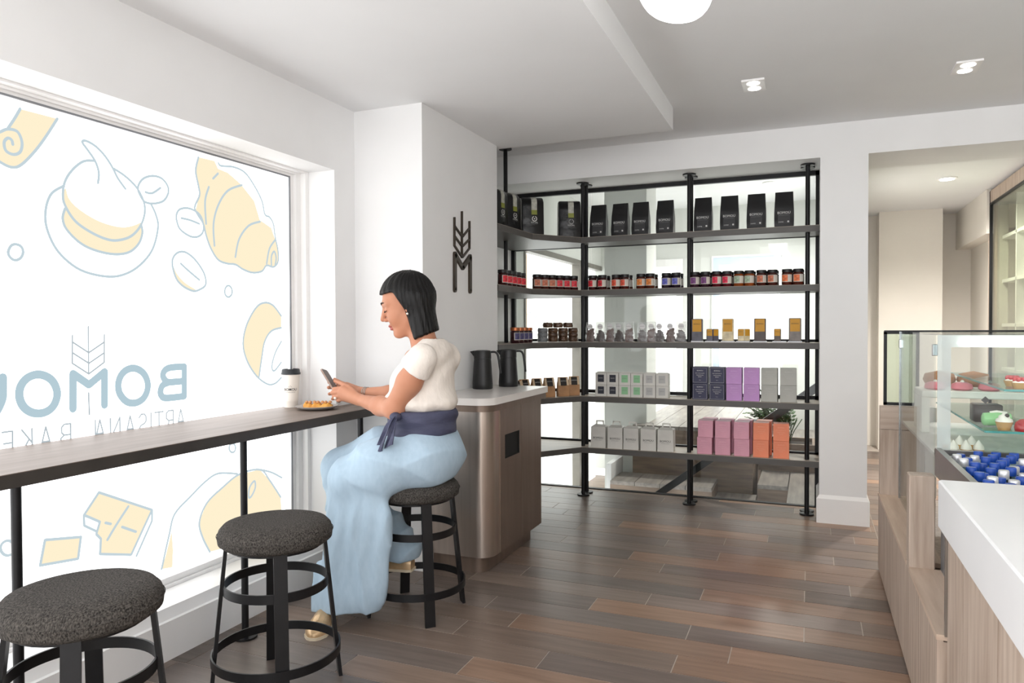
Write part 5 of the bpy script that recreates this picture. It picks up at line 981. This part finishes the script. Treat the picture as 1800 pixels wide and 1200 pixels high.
# trousers
trm = M('pale_blue_twill', (166,188,205), .75, col2=(174,195,211), scale=60, stretch=(1,1,.4), bump=.35, bscale=20, spec=.3)
def pantf(X, Y, Z):
    D = ell(X, Y, Z, (-1.495,2.69,.665), (.150,.178,.145)); D = smax(D, .560-Z, .02)
    th = chain(X, Y, Z, [(-1.49,2.60,.665), (-1.62,2.52,.640), (-1.735,2.475,.590)], [.115,.112,.092], .05); D = smin(D, th, .05)
    tr_ = chain(X, Y, Z, [(-1.50,2.78,.665), (-1.75,2.745,.655), (-1.945,2.705,.575)], [.115,.105,.088], .05); D = smin(D, tr_, .04)
    # near leg: wide cloth falling from knee and thigh, flat in depth
    def flat(a, c, ra, rb_, sy): return cone(X, Y*sy, Z, (a[0], a[1]*sy, a[2]), (c[0], c[1]*sy, c[2]), ra, rb_)
    L = smin(flat((-1.735,2.475,.575), (-1.775,2.455,.05), .096, .128, 1.5), flat((-1.655,2.48,.585), (-1.665,2.452,.13), .092, .105, 1.7), .05); L = smin(L, flat((-1.64,2.46,.42), (-1.635,2.45,.20), .085, .100, 2.0), .05)
    R = smin(chain(X, Y, Z, [(-1.945,2.705,.575), (-1.90,2.715,.43), (-1.75,2.74,.30), (-1.655,2.742,.225)], [.088,.092,.094,.085], .05), cone(X, Y, Z, (-1.92,2.70,.5), (-1.86,2.66,.2), .08, .08), .05)
    fold = np.clip((.62-Z)/.2, 0, 1)
    s1 = X+.22*(Z-.1)*.5; q1 = 48*s1+2.2*np.sin(6*Z)+1.1*np.sin(13*Z+2); L = L-fold*(.014*(1-2*np.abs(np.sin(q1*.5+.6))**.8)*(.5+.5*np.clip((.55-Z)/.35, 0, 1))+.004*np.sin(101*s1+3*np.sin(9*Z))); R = R-fold*.008*(1-2*np.abs(np.sin(30*(X-Z*.8))))
    L = smax(L, (.042+.10*(X+1.93)*.9)-Z, .004); R = smax(R, .19-.25*(X+1.66)*-.4-Z, .004)
    D = smin(D, L, .035); D = smin(D, R, .03)
    q2 = 30*(X+1.5)+48*(Z-.65)+8*Y+1.5*np.sin(14*X); D = D-.007*(1-2*np.abs(np.sin(q2*.5))**.8)*np.exp(-((X+1.60)/.17)**2)*np.clip((Z-.52)/.08, 0, 1)-.005*(1-2*np.abs(np.sin(24*(Z-.7)-15*(X+1.4)+5*Y))**.8)*np.exp(-((X+1.40)/.10)**2)
    return smax(D, Z-.80, .01)
organic('trousers', pantf, (-2.08,2.30,-.01), (-1.30,2.92,.83), .0062, trm)
# loafers
goldl = M('gold_leather', (196,166,128), .32, .35, var=.08, scale=30); sole = M('shoe_sole', (206,192,168), .6)
def shoe(heel, toe, z, name_root):
    heel, toe = np.array([*heel, z]), np.array([*toe, z]); d = toe-heel; L = np.linalg.norm(d); d /= L; s = np.array([-d[1], d[0], 0])
    sec = [(0,.024,.055), (.1,.031,.062), (.3,.032,.062), (.5,.037,.055), (.68,.043,.042), (.85,.040,.032), (.96,.024,.024), (1,.010,.016)]
    b = MB(); P = []
    for t, w_, hh in sec:
        c = heel+d*L*t
        for u, v in ((-1,0), (-1.05,.4), (-.75,.85), (-.3,1), (.3,1), (.75,.85), (1.05,.4), (1,0)): P.append(tuple(c+s*w_*u+np.array([0,0,.01+hh*v])))
    b.add(P, [(i*8+k, i*8+(k+1) % 8, i*8+8+(k+1) % 8, i*8+8+k) for i in range(7) for k in range(8)]+[tuple(range(7, -1, -1)), tuple(56+k for k in range(8))])
    u = shade_auto(b.build('shoe', goldl, wm), 60)
    b = MB(); P = []
    for t, w_, hh in sec:
        c = heel+d*L*(t*1.03-.015)
        for uu, zz_ in ((-1.06,0), (1.06,0), (1.06,.011), (-1.06,.011)): P.append(tuple(c+s*(w_+.002)*uu+np.array([0,0,zz_])))
    b.add(P, [(i*4+k, i*4+(k+1) % 4, i*4+4+(k+1) % 4, i*4+4+k) for i in range(7) for k in range(4)]+[(3,2,1,0), (28,29,30,31)]); b.build('sole', sole, u)
    b = MB(); P = []
    for t in (.60, .72):
        c = heel+d*L*t
        for a in range(7): g = PI*a/6; w_, hh = .041, .052-.1*(t-.6); P.append(tuple(c+s*w_*math.cos(g)*1.02+np.array([0,0,.012+hh*math.sin(g)**.7])))
    b.add(P, [(k, k+1, 8+k, 7+k) for k in range(6)]); b.build('strap', goldl, u)
shoe((-1.852,2.487), (-1.768,2.262), .0, 'shoe'); shoe((-1.615,2.76), (-1.835,2.73), .136, 'shoe')
# bracelets, ring
b = MB()
for k, x in enumerate((-1.851, -1.859, -1.867)): b.tube([(x, 2.773+.0275*math.cos(2*PI*i/20), .9095+.0275*math.sin(2*PI*i/20)) for i in range(21)], .0017, 6)
shade_auto(b.build('bracelet', M('silver', (190,186,180), .25, .9), wm), 60)
o = sph((-1.9540,2.6701,0.8932), .0065, 10).build('ring', M('pearl', (232,226,216), .2), wm, True)
# the phone in her hands
ph = thing('smartphone', (-2.0204,2.7327,0.9557), 'slim smartphone in a brown case held in the person\'s hands', 'phone')
px_ = Vector((-.060, .0, .082)).normalized(); py_ = Vector((-.25, .95, -.18)); py_ = (py_-px_*py_.dot(px_)).normalized(); pn = px_.cross(py_)
def slabm(l, w_, t0, t1, name, mat):
    b = MB(); n = 5; pl_ = []
    for cx_, cy_, a0 in ((1,1,0), (-1,1,PI/2), (-1,-1,PI), (1,-1,1.5*PI)):
        for i in range(n): a = a0+PI/2*i/(n-1); pl_.append((cx_*(l-.009)+.009*math.cos(a), cy_*(w_-.009)+.009*math.sin(a)))
    k = len(pl_); P = [px_*u+py_*v+pn*t for t in (t0, t1) for u, v in pl_]
    b.add(P, [tuple(range(k-1, -1, -1)), tuple(range(k, 2*k))]+[(i, (i+1) % k, k+(i+1) % k, k+i) for i in range(k)]); b.build(name, mat, ph, loc=(0,0,0))
slabm(.072, .035, -.004, .003, 'case', M('phone_case', (150,128,116), .5)); slabm(.069, .032, .003, .0042, 'screen', M('phone_screen', (28,30,36), .08))
slabm(.07, .0335, -.0048, -.004, 'back_plate', M('phone_back', (96,84,78), .4))
